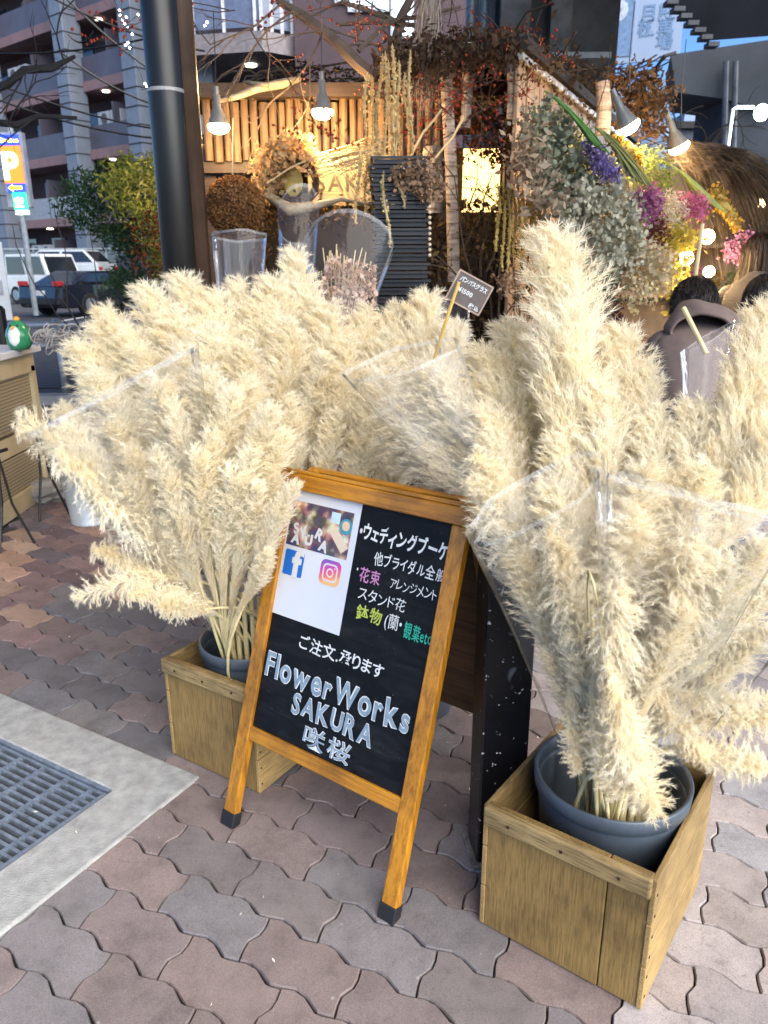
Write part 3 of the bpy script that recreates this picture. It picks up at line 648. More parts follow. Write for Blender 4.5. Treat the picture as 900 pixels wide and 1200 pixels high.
for lst, bk, g in ((left, BL, GL), (mid, None, GM), (right, BR, GR)):
    for tp, ty_, bp, by_, wpx, kd, lab in lst:
        b = bk if bk is not None else (BM if tp[0] < 380 else BM2)
        pampas(P(*tp, ty_), P(*bp, by_), rs(wpx, (ty_+by_)/2)*(.90 if bk is BR else .80), kd, b, lab, g, up=(0, 0, 1) if (kd == 'c' and tp[1] > bp[1]) else None)
for c, lab in ((BM, 'grey bucket hidden behind the signboard, nearer the left crate'), (BM2, 'grey bucket hidden behind the signboard, nearer the black post')):
    bucket(c[0], c[1], .13, 0, .32, lab)
# cut reed stalks standing in the buckets, tied low down
for (bk, n0, z1) in ((BL, 11, .44), (BR, 9, .46)):
    t = thing('cut_stalk_bundle', 'bundle of cut yellow reed stalks in the %s bucket' % ('left' if bk is BL else 'right'), 'cut stalks', (bk[0], bk[1], .05))
    for k in range(n0):
        a = -2.3+k*.27; x, y = .075*math.cos(a), .075*math.sin(a)
        part('stalk', MB().tube([(x*.8, y*.8, 0), (x, y, z1+prng.uniform(-.02, .03))], .0062, 8), STEM, t, smooth=False)
# ---------------------------------------------------------------- clear film sleeves
FILM = film('clear_film', .02, rough=.05, k=.5); FILM2 = film('clear_film_soft', .025, rough=.08, k=.55)
HEM = film('film_hem', .13, rough=.06, k=.8, tint=(.96, .98, 1))
def sleeve(foot, top, r0, r1, label, flat=.7, seed=0, mat=None, peak=.12, nz=16, na=48, group='clear film sleeves', axis=None, ruf=.009):
    foot = np.array(foot, float); top = np.array(top, float); ax = top-foot; L = np.linalg.norm(ax); z = ax/L
    x = np.cross([0, 1, 0], z); x /= np.linalg.norm(x); y = np.cross(z, x); r = np.random.default_rng(seed); ph = r.uniform(0, 6.28, 6)
    V = []
    for i in range(nz+1):
        s = min(i/(nz-1)*.982, .982) if i < nz else 1.0; rr = r0+(r1-r0)*s**1.05
        for j in range(na+1):
            a = j/na*2*math.pi*.985
            w = 1+ruf*1.3*(1.1*math.sin(19*a+ph[5]+9*s)*math.sin(6*s+a)+math.sin(3*a+ph[0]+2*s)+.8*math.sin(7*a+ph[1]-3*s)+.5*math.sin(13*a+ph[2]+5*s))*(.4+s)
            zz = s*L*(1+peak*math.cos(a-ph[3])*s) + .002*math.sin(5*a+ph[4])*s
            V.append(foot+z*zz+x*rr*w*math.cos(a)+y*rr*w*flat*math.sin(a))
    F = [(i*(na+1)+j, i*(na+1)+j+1, (i+1)*(na+1)+j+1, (i+1)*(na+1)+j) for i in range(nz) for j in range(na)]
    mb = MB().add(V, F); mb.mi = [1 if (i == nz-1 or j in (0, na-1)) else 0 for i in range(nz) for j in range(na)]
    o = solo('film_sleeve', mb, [mat or FILM, HEM], label, 'film wrap', group, smooth=True); return o
sleeve(P(262, 735, 1.72), P(132, 455, 1.66), .035, .215, 'clear film sleeve wrapped round the plumes leaning left', .55, 1, peak=.06)
sleeve(P(690, 905, 1.13), P(628, 580, 1.22), .03, .125, 'clear film sleeve over the plumes right of the signboard', .6, 2, peak=.1)
sleeve(P(745, 900, 1.08), P(812, 580, 1.08), .035, .155, 'large clear film sleeve over the front plumes of the right bucket', .5, 3, peak=.08)
sleeve(P(780, 890, 1.13), P(900, 640, 1.14), .03, .13, 'clear film sleeve leaning far right over the right crate', .6, 5, peak=.1)
sleeve(P(600, 640, 1.5), P(470, 420, 1.6), .03, .12, 'clear film sleeve over the plumes leaning across the signboard top', .6, 6, peak=.1)
sleeve(P(282, 440, 2.5), P(281, 275, 2.62), .05, .088, 'empty clear film sleeve standing below the cedar ball', .8, 7, peak=.01, mat=FILM2)
sleeve(P(345, 440, 2.5), P(350, 250, 2.7), .04, .068, 'narrow clear film sleeve standing behind the tallest rear plume', .7, 8, peak=.15, mat=FILM2)
sleeve(P(380, 480, 2.5), P(408, 290, 2.72), .04, .15, 'wide clear film sleeve holding a dried pink bouquet', .7, 9, peak=.15, mat=FILM2)
sleeve(P(545, 480, 2.0), P(530, 375, 2.1), .02, .05, 'small clear film point standing below the price card', .6, 10, peak=.4, mat=FILM2)
sleeve(P(815, 520, 1.9), P(830, 395, 2.0), .03, .065, 'clear film sleeve in front of the person in the taupe hoodie', .7, 11, peak=.2, mat=FILM2)
# ================================================================== BACKGROUND: STREET, CARS, HOUSES
R2 = np.random.default_rng(11)
# ---- apartment block across the road
D = np.array([-.777, .63]); NRM = np.array([.63, .777])
a0 = P(108, 200, 40)[:2]; ang = math.atan2(D[1], D[0])
ap = thing('apartment_building', 'pinkish brown apartment block with open balconies and pale tiled pillars across the road', 'building', (a0[0], a0[1], 0), ang)
wallm = M('apartment_wall', (.09, .052, .06), .8, ns=.6, var=.25, bs=.3); slabm = M('balcony_slab', (.21, .13, .135), .8, ns=.8, var=.15); pil = M('pillar_tile', (.145, .17, .215), .5, ns=2, var=.12, bs=.1)
glassd = M('window_glass_dark', (.03, .04, .06), .12, ns=3, var=.3, bs=0, spec=.8); railm = M('balcony_panel', (.075, .07, .095), .45, ns=1, var=.2, bs=0); white = M('appliance_white', (.36, .39, .43), .5, ns=3, var=.1, bs=.05)
darkm = M('dark_recess', (.025, .025, .03), .9); blk = M('black_metal', (.012, .012, .014), .35, metal=.2, ns=20, bs=.1)
lampw = glow('downlight_glow', (1, .93, .75), 3)
# local x runs away to the left, local y out of the picture plane is negative towards the street
YB = -1 # outward sign
def yo(v): return v*1.0
x_lo, x_hi = -22.0, 16.0
levels = [.25+2.85*k for k in range(0, 8)]
part('back_wall', MB().box((-3, -1.9, 10), (38, .3, 22)), wallm, ap)
# which way is the street? outward normal = local -y if pointing to the camera
outw = -1.0 if (np.array([-math.sin(ang), math.cos(ang)]) @ (-a0)) < 0 else 1.0
ap.children[0].location.y = 0
for o_ in list(ap.children): bpy.data.objects.remove(o_)
def Y(v): return v*outw                       # metres towards the street
part('back_wall', MB().box((-3, Y(-1.6), 11), (38, .3, 22)), wallm, ap)
for lv in levels:
    part('balcony_slab', MB().box((-3, Y(-.7), lv+.25), (38, 1.8, .42)), slabm, ap, bevel=.02)
cols = [-15., -10., -5., .15, 7.9, 15.6]
for c in cols:
    p_ = part('pillar', MB().box((c, Y(.45), 11), (.95, .9, 22)), pil, ap, bevel=.03)
    jm = MB()
    for k in range(24): jm.box((c, Y(.46), .9+k*.71+.35), (.97, .91, .05))
    part('pillar_joint', jm, darkm, p_, kind='stuff')
for i, c in enumerate(cols[:-1]):
    for lv in levels:
        c0, c1 = c+.5, cols[i+1]-.5
        part('railing_panel', MB().box(((c0+c1)/2, Y(.12), lv+.95), (c1-c0, .05, 1.0)), railm if (i+int(lv)) % 3 else M('railing_panel_pale', (.25, .27, .30), .4, bs=0), ap)
        part('window', MB().box((c0+1.2, Y(-1.42), lv+1.45), (1.6, .05, 2.0)), glassd, ap)
        part('window', MB().box((c1-1.1, Y(-1.42), lv+1.45), (1.5, .05, 2.0)), glassd if (i*3+int(lv)) % 4 else M('window_curtain', (.32, .36, .42), .6, bs=0), ap)
        part('partition', MB().box(((c0+c1)/2, Y(-.6), lv+1.3), (.08, 1.5, 2.0)), railm, ap)
        if lv < 14:
            ac = part('air_conditioner', MB().box((c1-.75, Y(-.35), lv+1.75 if (i+int(lv)) % 2 else lv+.9), (.85, .35, .62)), white, ap, bevel=.02)
            zc = lv+1.75 if (i+int(lv)) % 2 else lv+.9
            part('fan_grille', MB().tube([(c1-.85, Y(-.17), zc), (c1-.85, Y(-.155), zc)], .24, 14), M('fan_dark', (.08, .09, .11), .6), ac)
            ac = part('air_conditioner', MB().box((c1-1.75, Y(-.35), zc), (.85, .35, .62)), white, ap, bevel=.02)
            part('fan_grille', MB().tube([(c1-1.85, Y(-.17), zc), (c1-1.85, Y(-.155), zc)], .24, 14), M('fan_dark', (.08, .09, .11), .6), ac)
        if (i*2+int(lv)) % 3 == 0: part('downlight', MB().lathe([(1e-3, 0), (.16, 0), (.16, .04), (1e-3, .04)], ((c0+c1)/2+.9, Y(-.2), lv-.02), 12), lampw, ap)
# nearer wing of the block, behind the shop: corner balconies and blank brown wall
w0 = P(345, 60, 17)
wing = thing('apartment_wing', 'nearer wing of the brown apartment block, with white railed corner balcony above the shop', 'building', (w0[0], 17, 0))
part('wall', MB().box((2.6, 1.6, 7), (5.2, 3, 14)), M('brown_tile', (.065, .04, .05), .7, ns=3, var=.12, bs=.2), wing)
for k, zz in enumerate((5.55, 8.45)):
    part('balcony_slab', MB().add([(x, y, z) for z in (zz-.35, zz) for x, y in ((-2.6, .3), (-.6, -.15), (0, .3), (0, 2.4), (-2.6, 2.4))], [(4, 3, 2, 1, 0), (5, 6, 7, 8, 9)]+[(i, (i+1) % 5, 5+(i+1) % 5, 5+i) for i in range(5)]), M('slab_pale', (.20, .18, .19), .7), wing)
    for (xa, ya), (xb, yb) in (((-2.6, .33), (-.6, -.1)), ((-.6, -.1), (-.02, .33))):
        dx, dy = xb-xa, yb-ya; l = math.hypot(dx, dy); R_ = [[dx/l, -dy/l, 0], [dy/l, dx/l, 0], [0, 0, 1]]
        part('railing_panel', MB().box(((xa+xb)/2, (ya+yb)/2, zz+.5), (l, .04, .85), R_), M('railing_blue', (.12, .15, .23), .35, bs=0), wing)
        part('handrail', MB().box(((xa+xb)/2, (ya+yb)/2, zz+1.0), (l+.05, .08, .07), R_), M('rail_white', (.5, .52, .56), .5, bs=0), wing)
        for q in range(4): part('baluster', MB().box((xa+dx*q/3.2, ya+dy*q/3.2-.02, zz+.5), (.06, .06, 1.0)), M('rail_white', (.5, .52, .56), .5, bs=0), wing)
part('balcony_back', MB().box((-1.3, 2.5, 7), (2.7, .2, 14)), M('brown_tile', (.065, .04, .05)), wing)
part('pillar', MB().box((-1.95, .9, 5), (.34, .34, 10)), pil, wing)
part('balcony_lamp', MB().lathe([(1e-3, 0), (.12, 0), (.12, .04), (1e-3, .04)], (-1.0, .9, 5.17), 12), lampw, wing)
for x, z, w_, h_ in ((1.45, 6.6, .7, 1.3), (2.1, 6.4, .35, 1.8), (1.0, 6.7, .3, 1.2)):
    f = part('window_frame', MB().box((x, .07, z), (w_+.1, .08, h_+.1)), M('rail_white', (.5, .52, .56)), wing); part('pane', MB().box((x, .02, z), (w_, .04, h_)), glow('window_light_cool', (.65, .85, 1), 1.0), f)
# ---- road, kerb and car park surface
struct('road', MB().box((-6, 16.5, -.09), (60, 15, .012)), M('road_asphalt', (.035, .037, .045), .8, ns=8, var=.35, bs=.5))
struct('kerb', MB().box((-8, 7.6, -.02), (40, .18, .16)), M('kerb_concrete', (.30, .30, .30), .85))
struct('roadside_pavement', MB().box((-5, 6.3, -.06), (36, 2.5, .06)), M('roadside_concrete', (.17, .165, .165), .85, ns=5, var=.35, bs=.4))
ln = MB()
for k in range(6): ln.box((-16+k*2.6, 20.5, -.08), (.12, 5, .004))
struct('parking_lines', ln, M('line_paint', (.6, .6, .58), .7))
# ---- cars
def car(loc, rz, label, paint, prof, cab, wbase, width, cat='car', boxy=False, scale=1):
    t = thing('parked_car', label, cat, loc, rz)
    L = prof[-1][0]-prof[0][0]; w = width/2; mb = MB()
    def loft(pr, wl, wh, mat, nm, inset=0):
        n = len(pr); V = []
        for sgn in (-1, 1):
            for (x, z) in pr:
                f = (z-.2)/1.4; V.append((x, sgn*(wl+(wh-wl)*max(0, min(1, f))), z))
        F = [(i, i+1, n+i+1, n+i) for i in range(n-1)]+[(n-1, 0, n, 2*n-1)]+[tuple(range(n-1, -1, -1)), tuple(range(n, 2*n))]
        return part(nm, MB().add(V, F), mat, t, bevel=.05)
    loft(prof, w, w*.96, paint, 'body')
    gl_ = M('car_glass', (.012, .016, .022), .08, ns=2, bs=0, spec=.9)
    loft([(x, z) for x, z in cab], w*.93, w*.74 if not boxy else w*.90, paint, 'cabin')
    # glazing set just proud of the cabin
    (xa, za), (xb, zb), (xc, zc), (xd, zd) = cab
    wz = lambda z: (w*.93+(w*((.90 if boxy else .74)-.93))*max(0, min(1, (z-.2)/1.4)))
    def pane(nm, pts): part(nm, MB().add(pts, [tuple(range(len(pts)))]), gl_, t)
    e = .012; li = lambda p, q, f: p+(q-p)*f
    for s in (-1, 1):
        z0, z1 = za+.06, zb-.09
        xs0 = [li(xa, xb, .12)+.12, li(xa, xd, .48), li(xa, xd, .52), li(xd, xc, .12)-.14]; xs1 = [li(xa, xb, .85)+.10, li(xb, xc, .47), li(xb, xc, .53), li(xd, xc, .85)-.10]
        for k in (0, 2): pane('side_window', [(xs0[k], s*(wz(z0)+e), z0), (xs0[k+1], s*(wz(z0)+e), z0), (xs1[k+1], s*(wz(z1)+e), z1), (xs1[k], s*(wz(z1)+e), z1)])
    for (x0, zz0, x1, zz1, sg, nm) in ((xa, za, xb, zb, -1, 'rear_window'), (xd, zd, xc, zc, 1, 'windscreen')):
        f0, f1 = .14, .88; pa = (li(x0, x1, f0)+sg*e, li(zz0, zz1, f0)); pb = (li(x0, x1, f1)+sg*e, li(zz0, zz1, f1))
        pane(nm, [(pa[0], -wz(pa[1])*.88, pa[1]), (pa[0], wz(pa[1])*.88, pa[1]), (pb[0], wz(pb[1])*.86, pb[1]), (pb[0], -wz(pb[1])*.86, pb[1])])
    for x in wbase:
        for s in (-1, 1):
            q = part('wheel', MB().tube([(x, s*(w-.20), .31), (x, s*(w-.17), .31), (x, s*(w+.005), .31), (x, s*(w+.015), .31)], [.28, .31, .31, .29], 22), M('tyre', (.015, .015, .016), .8), t)
            part('rim', MB().tube([(x, s*(w+.012), .31), (x, s*(w+.024), .31)], .19, 14), M('alloy', (.45, .46, .48), .3, metal=.8, bs=0), q)
    xr, xf = prof[0][0], prof[-1][0]
    for s in (-1, 1):
        part('tail_light', MB().box((xr-.0, s*(w-.22), .88 if not boxy else .8), (.08, .34, .13)), M('tail_red', (.45, .02, .02), .2, bs=0), t, bevel=.02)
        part('headlight', MB().box((xf-.03, s*(w-.26), .68), (.12, .34, .16)), M('lamp_clear', (.6, .62, .66), .1, bs=0), t, bevel=.02)
    part('number_plate', MB().box((xr-.03, 0, .62), (.02, .33, .165)), M('plate_white', (.75, .77, .75), .4, bs=0), t)
    part('number_plate', MB().box((xf+.03, 0, .5), (.02, .33, .165)), M('plate_white', (.75, .77, .75), .4, bs=0), t)
    part('bumper', MB().box((xr-.01, 0, .42), (.10, width*.94, .2)), paint, t, bevel=.03); part('bumper', MB().box((xf+.01, 0, .42), (.10, width*.94, .2)), paint, t, bevel=.03)
    return t
def carpaint(n, c):
    mt = M(n, c, .18, ns=1.5, var=.1, bs=0); mt.node_tree.nodes['Principled BSDF'].inputs['Coat Weight'].default_value = 1; return mt
sedan = [(-2.2, .24), (-2.25, .5), (-2.2, .84), (-1.5, .89), (1.0, .86), (2.05, .7), (2.25, .5), (2.2, .24)]
c1 = G(52, 376)
car((-8.3, 23.6, -.08), 1.12, 'glossy black saloon car parked rear end first behind the guard rail', carpaint('car_black', (.008, .009, .012)), sedan, [(-1.85, .86), (-1.05, 1.2), (.35, 1.2), (1.25, .85)], (-1.35, 1.4), 1.76)
kei = [(-1.7, .3), (-1.72, .6), (-1.7, 1.0), (-.6, 1.02), (.9, 1.0), (1.66, .92), (1.7, .6), (1.68, .3)]
car((-12.2, 29.5, -.08), -.55, 'boxy white mini off-roader parked beyond the black car', carpaint('car_white', (.62, .63, .64)), kei, [(-1.68, .98), (-1.62, 1.74), (.48, 1.74), (.82, .98)], (-1.1, 1.15), 1.5, boxy=True)
suv = [(-2.2, .3), (-2.25, .7), (-2.2, 1.1), (-1.0, 1.12), (1.0, 1.08), (2.1, .95), (2.25, .65), (2.2, .3)]
car((-14.2, 35.5, .25), 3.0, 'white wagon parked furthest back by the mesh fence', carpaint('car_silver', (.5, .53, .56)), suv, [(-2.1, 1.08), (-1.5, 1.66), (.5, 1.66), (1.35, 1.07)], (-1.4, 1.4), 1.8)
# ---- fence behind the car park
f0 = P(30, 318, 39); fn = thing('mesh_fence', 'grey green mesh panel fence behind the parked cars', 'fence', (f0[0], 39, 0))
for k in range(9):
    part('fence_post', MB().box((-2+k*2.0, 0, 1.0), (.09, .09, 2.0)), M('fence_grey', (.28, .33, .36), .5, bs=0), fn)
    if k < 8: part('fence_panel', MB().box((-1+k*2.0, 0, 1.02), (1.9, .03, 1.75)), M('fence_mesh', (.11, .15, .17), .6, bs=0), fn)
part('top_rail', MB().box((6, 0, 2.02), (16.2, .1, .06)), M('fence_grey', (.28, .33, .36)), fn)
# ---- vending machine
v0 = P(-6, 370, 19.5); vm = thing('vending_machine', 'white drinks vending machine with lit display at the left edge', 'vending machine', (v0[0]-.05, 19.3, -.03), .45)
part('cabinet', MB().box((0, .35, .92), (1.05, .7, 1.84)), white, vm, bevel=.03)
part('display', MB().box((-.06, -.012, 1.36), (.78, .02, .75)), glow('display_white', (.75, .88, 1), 1.0), vm)
dr = MB(); 
for r_ in range(3):
    for k in range(8): q = part('drink_can', MB().box((-.4+k*.098, -.03, 1.12+r_*.24), (.055, .02, .13)), [M('can_red', (.6, .05, .04), .4, bs=0), M('can_blue', (.04, .12, .5), .4, bs=0), M('can_pale', (.7, .6, .3), .4, bs=0)][(k+r_) % 3], vm)
part('coin_panel', MB().box((.30, -.012, .80), (.2, .02, .32)), M('panel_grey', (.2, .22, .26), .4, bs=0), vm)
part('dispensing_slot', MB().box((-.1, -.012, .38), (.62, .02, .2)), darkm, vm)
# ---- lit parking sign on its pole
s0 = P(22, 250, 21); sg = thing('parking_sign', 'tall lit parking sign, orange, blue and green, on a grey pole', 'sign', (s0[0], 21, 0), -.12)
part('pole', MB().tube([(0, .15, 0), (0, .15, 4.6)], .07, 12), M('pole_grey', (.25, .28, .31), .5), sg)
part('sign_box', MB().box((0, .16, 3.55), (.62, .2, 1.75)), M('sign_case', (.25, .27, .33), .5), sg, bevel=.02)
part('orange_face', MB().box((-.01, .04, 3.68), (.50, .05, .86)), glow('sign_orange', (1.0, .16, .02), .75), sg)
part('blue_face', MB().box((-.01, .04, 4.24), (.50, .05, .24)), glow('sign_blue', (.02, .06, .7), .6), sg)
part('arrow_face', MB().box((0.01, .04, 3.14), (.46, .05, .2)), glow('sign_blue', (.02, .06, .7), .6), sg)
part('green_face', MB().box((.06, .04, 2.83), (.34, .06, .40)), glow('sign_green', (.03, .8, .25), .6), sg)
part('white_face', MB().box((.08, .04, 2.56), (.34, .06, .10)), glow('sign_white', (.9, 1, .95), 1.2), sg)
def uptext(parent, s, x, z, size, mat, y=0.0, off=.01, name='lettering', **kw):
    mb, w = text_mb(s, size, offset=off, **kw); mb.v = [np.stack([q[:, 0]-w/2+x, np.full(len(q), y), q[:, 1]+z], 1) for q in mb.v]
    return part(name, mb, mat, parent, kind='stuff')
uptext(sg, 'P', 0, 3.36, .86, glow('sign_white', (.9, 1, .95), 1.2), y=.005, off=.03)
ylw = glow('sign_yellow', (1, .75, .02), .9)
uptext(sg, 'Option', 0, 4.19, .13, ylw, y=.005)
part('arrow', MB().add([(-.2, .005, 3.14), (-.06, .005, 3.23), (-.06, .005, 3.18), (.18, .005, 3.18), (.18, .005, 3.10), (-.06, .005, 3.10), (-.06, .005, 3.05)], [(0, 6, 5, 4, 3, 2, 1)]), ylw, sg)
uptext(sg, '空', .06, 2.7, .26, glow('sign_white', (.9, 1, .95), 1.2), y=.003)
# ---- guard rail and dark bollard
g0 = P(0, 392, 7.6); gr_ = thing('guard_rail', 'grey steel guard rail along the road edge', 'guard rail', (-6.5, 7.75, 0))
for z in (.52, .72): part('rail', MB().tube([(0, 0, z), (6.2, 0, z)], .035, 10), M('rail_steel', (.40, .43, .46), .45, metal=.6), gr_, smooth=True)
for k in range(5): part('rail_post', MB().tube([(.3+k*1.5, 0, 0), (.3+k*1.5, 0, .78)], .04, 10), M('rail_steel', (.40, .43, .46)), gr_, smooth=True)
b0 = P(4, 410, 6.6); solo('bollard', MB().tube([(b0[0], 6.6, 0), (b0[0], 6.6, .93), (b0[0], 6.6, .96)], [.06, .06, .04], 14), blk, 'dark bollard beside the guard rail at the left edge', 'bollard', smooth=False)
# ---- planter with perforated sides and a white top
mt, t, b = nodes('perforated_metal'); co = coords(t, (80, 80, 80), 'Object'); sx = N(t, 'ShaderNodeSeparateXYZ'); t.links.new(co, sx.inputs[0])
def mth(op, a, bb=None):
    n = N(t, 'ShaderNodeMath', operation=op)
    for i, q in enumerate((a, bb)):
        if q is None: continue
        if isinstance(q, (int, float)): n.inputs[i].default_value = q
        else: t.links.new(q, n.inputs[i])
    return n.outputs[0]
s1 = mth('SINE', mth('MULTIPLY', mth('ADD', sx.outputs[1], sx.outputs[2]), 2.2)); s2 = mth('SINE', mth('MULTIPLY', mth('SUBTRACT', sx.outputs[1], sx.outputs[2]), 2.2))
hol = mth('GREATER_THAN', mth('MULTIPLY', s1, s2), .28)
t.links.new(mixc(t, hol, (.36, .30, .19), (.06, .055, .04)), b.inputs['Base Color']); b.inputs['Roughness'].default_value = .55; b.inputs['Metallic'].default_value = .15
beige = M('planter_beige', (.42, .35, .22), .55, ns=6, var=.15, bs=.1)
pl = thing('planter_box', 'beige planter box with perforated side panels and a white top', 'planter', (-1.975, 3.2, 0), math.atan2(-.085, .413)*1.0*0)
part('top_panel', MB().box((-.45, .55, .835), (.98, 1.34, .035)), M('planter_top', (.55, .57, .60), .5, ns=9, var=.1), pl, bevel=.006)
part('frame', MB().box((-.42, .55, .765), (.86, 1.24, .10)).box((-.42, .55, .05), (.86, 1.24, .10)).box((-.42, -.05, .42), (.86, .05, .65)).box((-.42, 1.15, .42), (.86, .05, .65)).box((-.42, .55, .42), (.855, .05, .65)), beige, pl, kind='stuff')
part('perforated_panel', MB().box((-.43, .55, .57), (.84, 1.22, .29)), mt, pl); part('perforated_panel', MB().box((-.43, .55, .20), (.84, 1.22, .20)), mt, pl); part('middle_band', MB().box((-.43, .55, .36), (.845, 1.225, .10)), beige, pl)
# bird figurine
fg = P(24, 408, 4.15); bd = thing('bird_figurine', 'small green and white bird figurine with orange crest on the planter', 'figurine', (fg[0], 4.15, .853))
part('body', MB().lathe([(1e-3, 0), (.045, .002), (.062, .03), (.066, .07), (.056, .105), (.038, .135), (.02, .15), (1e-3, .154)], n=20), M('glaze_green', (.03, .22, .10), .2, ns=14, bs=0), bd, smooth=True)
part('belly', MB().ball((.0, -.03, .068), .048, 14, 10, (.85, .9, 1.25)), M('glaze_white', (.7, .74, .72), .2, bs=0), bd, smooth=True)
part('crest', MB().ball((0, 0, .158), .018, 10, 6, (1, 1, .8)), M('glaze_orange', (.75, .35, .05), .3, bs=0), bd, smooth=True)
part('beak', MB().tube([(0, -.05, .118), (0, -.075, .112)], [.01, .002], 6), M('glaze_orange', (.75, .35, .05)), bd)
for s in (-1, 1): part('eye', MB().ball((s*.02, -.045, .128), .006, 6, 4), darkm, bd)
# ---- galvanised tub and thin black plant stands
tb = G(99, 618); zinc = M('zinc', (.50, .56, .58), .5, metal=.35, ns=16, var=.15, bs=.2)
t_ = thing('zinc_tub', 'pale galvanised bucket on the pavement beyond the left plumes', 'bucket', (tb[0], tb[1]+.1, 0))
part('shell', MB().lathe([(1e-3, 0), (.098, 0), (.102, .006), (.098, .012), (.13, .30), (.136, .305), (.126, .305), (.094, .014), (1e-3, .012)], n=36), zinc, t_, smooth=False)
for o_ in t_.children: o_.data.polygons.foreach_set('use_smooth', [True]*len(o_.data.polygons))
def wire_stand(px, py, Yd, h, label, pods):
    g = G(px, py); g = np.array([*(g[:2]), 0]); t2 = thing('flower_stand', label, 'flower stand', g)
    for k in range(3):
        a = k*2.1+.4; part('leg', MB().tube([(.10*math.cos(a), .10*math.sin(a), 0), (.03*math.cos(a), .03*math.sin(a), h*.45), (.012*math.cos(a), .012*math.sin(a), h*.8), (.0, 0, h)], .006, 6), blk, t2)
    part('holder_arm', MB().tube([(-.14, 0, h-.02), (0, 0, h), (.05, .0, h+.015)], .009, 6), blk, t2)
    if pods:
        pd = MB()
        for k in range(7): pd.ball(tuple(np.array([.06, 0, h*.78])+R2.normal(0, .022, 3)), .016, 8, 5)
        part('seed_pods', pd, foliage('pod_green', [(.25, .26, .06), (.45, .42, .22)], .1), t2, kind='stuff')
wire_stand(58, 605, 3.9, .50, 'thin black wire stand with greenish seed pods in front of the planter', True)
wire_stand(14, 640, 3.6, .46, 'thin black wire stand nearest the left edge of the picture', False)
# stones / bag beside
st = thing('stone_block', 'rough pale stone lying against the planter foot', 'stone', (*G(52, 590)[:2], 0)); rv_ = MB().ball((0, .05, .06), .13, 12, 8, (1.1, .7, .55)); rv_.v = [v+R2.normal(0, .008, v.shape) for v in rv_.v]; part('rock', rv_, M('stone_grey', (.22, .21, .20), .9, ns=20, bs=.7), st)
# ---- big black pole
pp = P(212, 325, 3.2); pl_ = thing('black_pole', 'tall glossy black street pole rising behind the left plumes', 'pole', (pp[0], 3.2, 0))
mtp = M('pole_gloss', (.007, .0065, .006), .42, ns=5, var=.4, bs=.03)
part('shaft', MB().tube([(0, 0, 0), (0, 0, 1.9), (0, 0, 6)], [.066, .066, .066], 28), mtp, pl_, smooth=True)
part('shaft', MB().tube([(.055, .05, 0), (.055, .05, 6)], .055, 20), M('pole_brown', (.05, .03, .02), .3, bs=.05), pl_, smooth=True)
part('band', MB().lathe([(.067, 0), (.069, .002), (.069, .012), (.067, .014)], (0, 0, P(212, 110, 3.2)[2]), 28), M('band_pale', (.25, .25, .25), .4, bs=0), pl_)
part('foot_plate', MB().lathe([(.12, 0), (.12, .02), (.075, .025)], n=20), mtp, pl_)
# ================================================================== THE FLOWER SHOP
R5 = np.random.default_rng(21)
def leaves_mb(C, size, r=R5, aspect=.5, up=None, jitter=.4):
    """leaf-shaped faces, folded along the midrib, at the points C"""
    C = np.asarray(C, float); n = len(C); s = size*r.uniform(1-jitter, 1+jitter, n)[:, None]
    a = r.normal(size=(n, 3)) if up is None else r.normal(size=(n, 3))*.6+np.array(up)
    a /= np.linalg.norm(a, axis=1)[:, None]; b = np.cross(a, r.normal(size=(n, 3))); b /= np.linalg.norm(b, axis=1)[:, None]; c = np.cross(a, b)
    V = np.stack([C-a*s*.5, C+b*s*aspect*.5+c*s*.12, C+a*s*.5+c*s*.05, C-b*s*aspect*.5+c*s*.12], 1).reshape(-1, 3)
    i = (np.arange(n)*4)[:, None]; F = np.concatenate([i+[0, 1, 2], i+[0, 2, 3]])
    return V, F
def cloud(name, C, size, mat, parent, **kw):
    V, F = leaves_mb(C, size, **kw); off = ORG.get(parent.name, np.zeros(3)) if parent is not None else 0
    o = link(name, tri_mesh(name, V-off, F), mat, parent); o['kind'] = 'stuff'; return o
def strands(n, f, r=R5):
    """n hair-thin ribbons; f(i) returns points, width"""
    V = []; F = []; k0 = 0
    for i in range(n):
        p, w = f(i); p = np.asarray(p, float); k = len(p); t = np.gradient(p, axis=0); s = np.cross(t, r.normal(size=3)); s /= np.linalg.norm(s, axis=1)[:, None]+1e-9
        ww = np.linspace(w, w*.35, k)[:, None]; V.append(np.stack([p-s*ww, p+s*ww], 1).reshape(-1, 3))
        for j in range(k-1): q = k0+2*j; F += [(q, q+1, q+2), (q+1, q+3, q+2)]
        k0 += 2*k
    return np.concatenate(V), np.array(F)
def strand_part(name, n, f, mat, parent):
    V, F = strands(n, f); o = link(name, tri_mesh(name, V-ORG[parent.name], F), mat, parent); o['kind'] = 'stuff'; return o
def arc(p0, p1, sag=(0, 0, 0), n=6, wob=0):
    k = np.linspace(0, 1, n)[:, None]; p0 = np.array(p0); p1 = np.array(p1); return p0*(1-k)+p1*k+4*k*(1-k)*np.array(sag)+(R5.normal(0, wob, (n, 3)) if wob else 0)
def branchy(mb, p, d, L, r, depth, spread=.6, tips=None, grav=0.0, n=5):
    """a forking twig; collects the tips"""
    p = np.array(p, float); d = np.array(d, float); pts = [p]
    for i in range(n):
        d = d+R5.normal(0, .16, 3)+np.array([0, 0, grav]); d /= np.linalg.norm(d); p = p+d*L/n; pts.append(p)
        if depth > 0 and i > 0 and R5.random() < .75:
            dd = d+R5.normal(0, spread, 3); dd /= np.linalg.norm(dd); branchy(mb, p, dd, L*.62, r*.6, depth-1, spread, tips, grav, n)
    mb.tube(pts, list(np.linspace(r, r*.5, n+1)), 5 if r > .004 else 3)
    if tips is not None: tips += pts[2:]
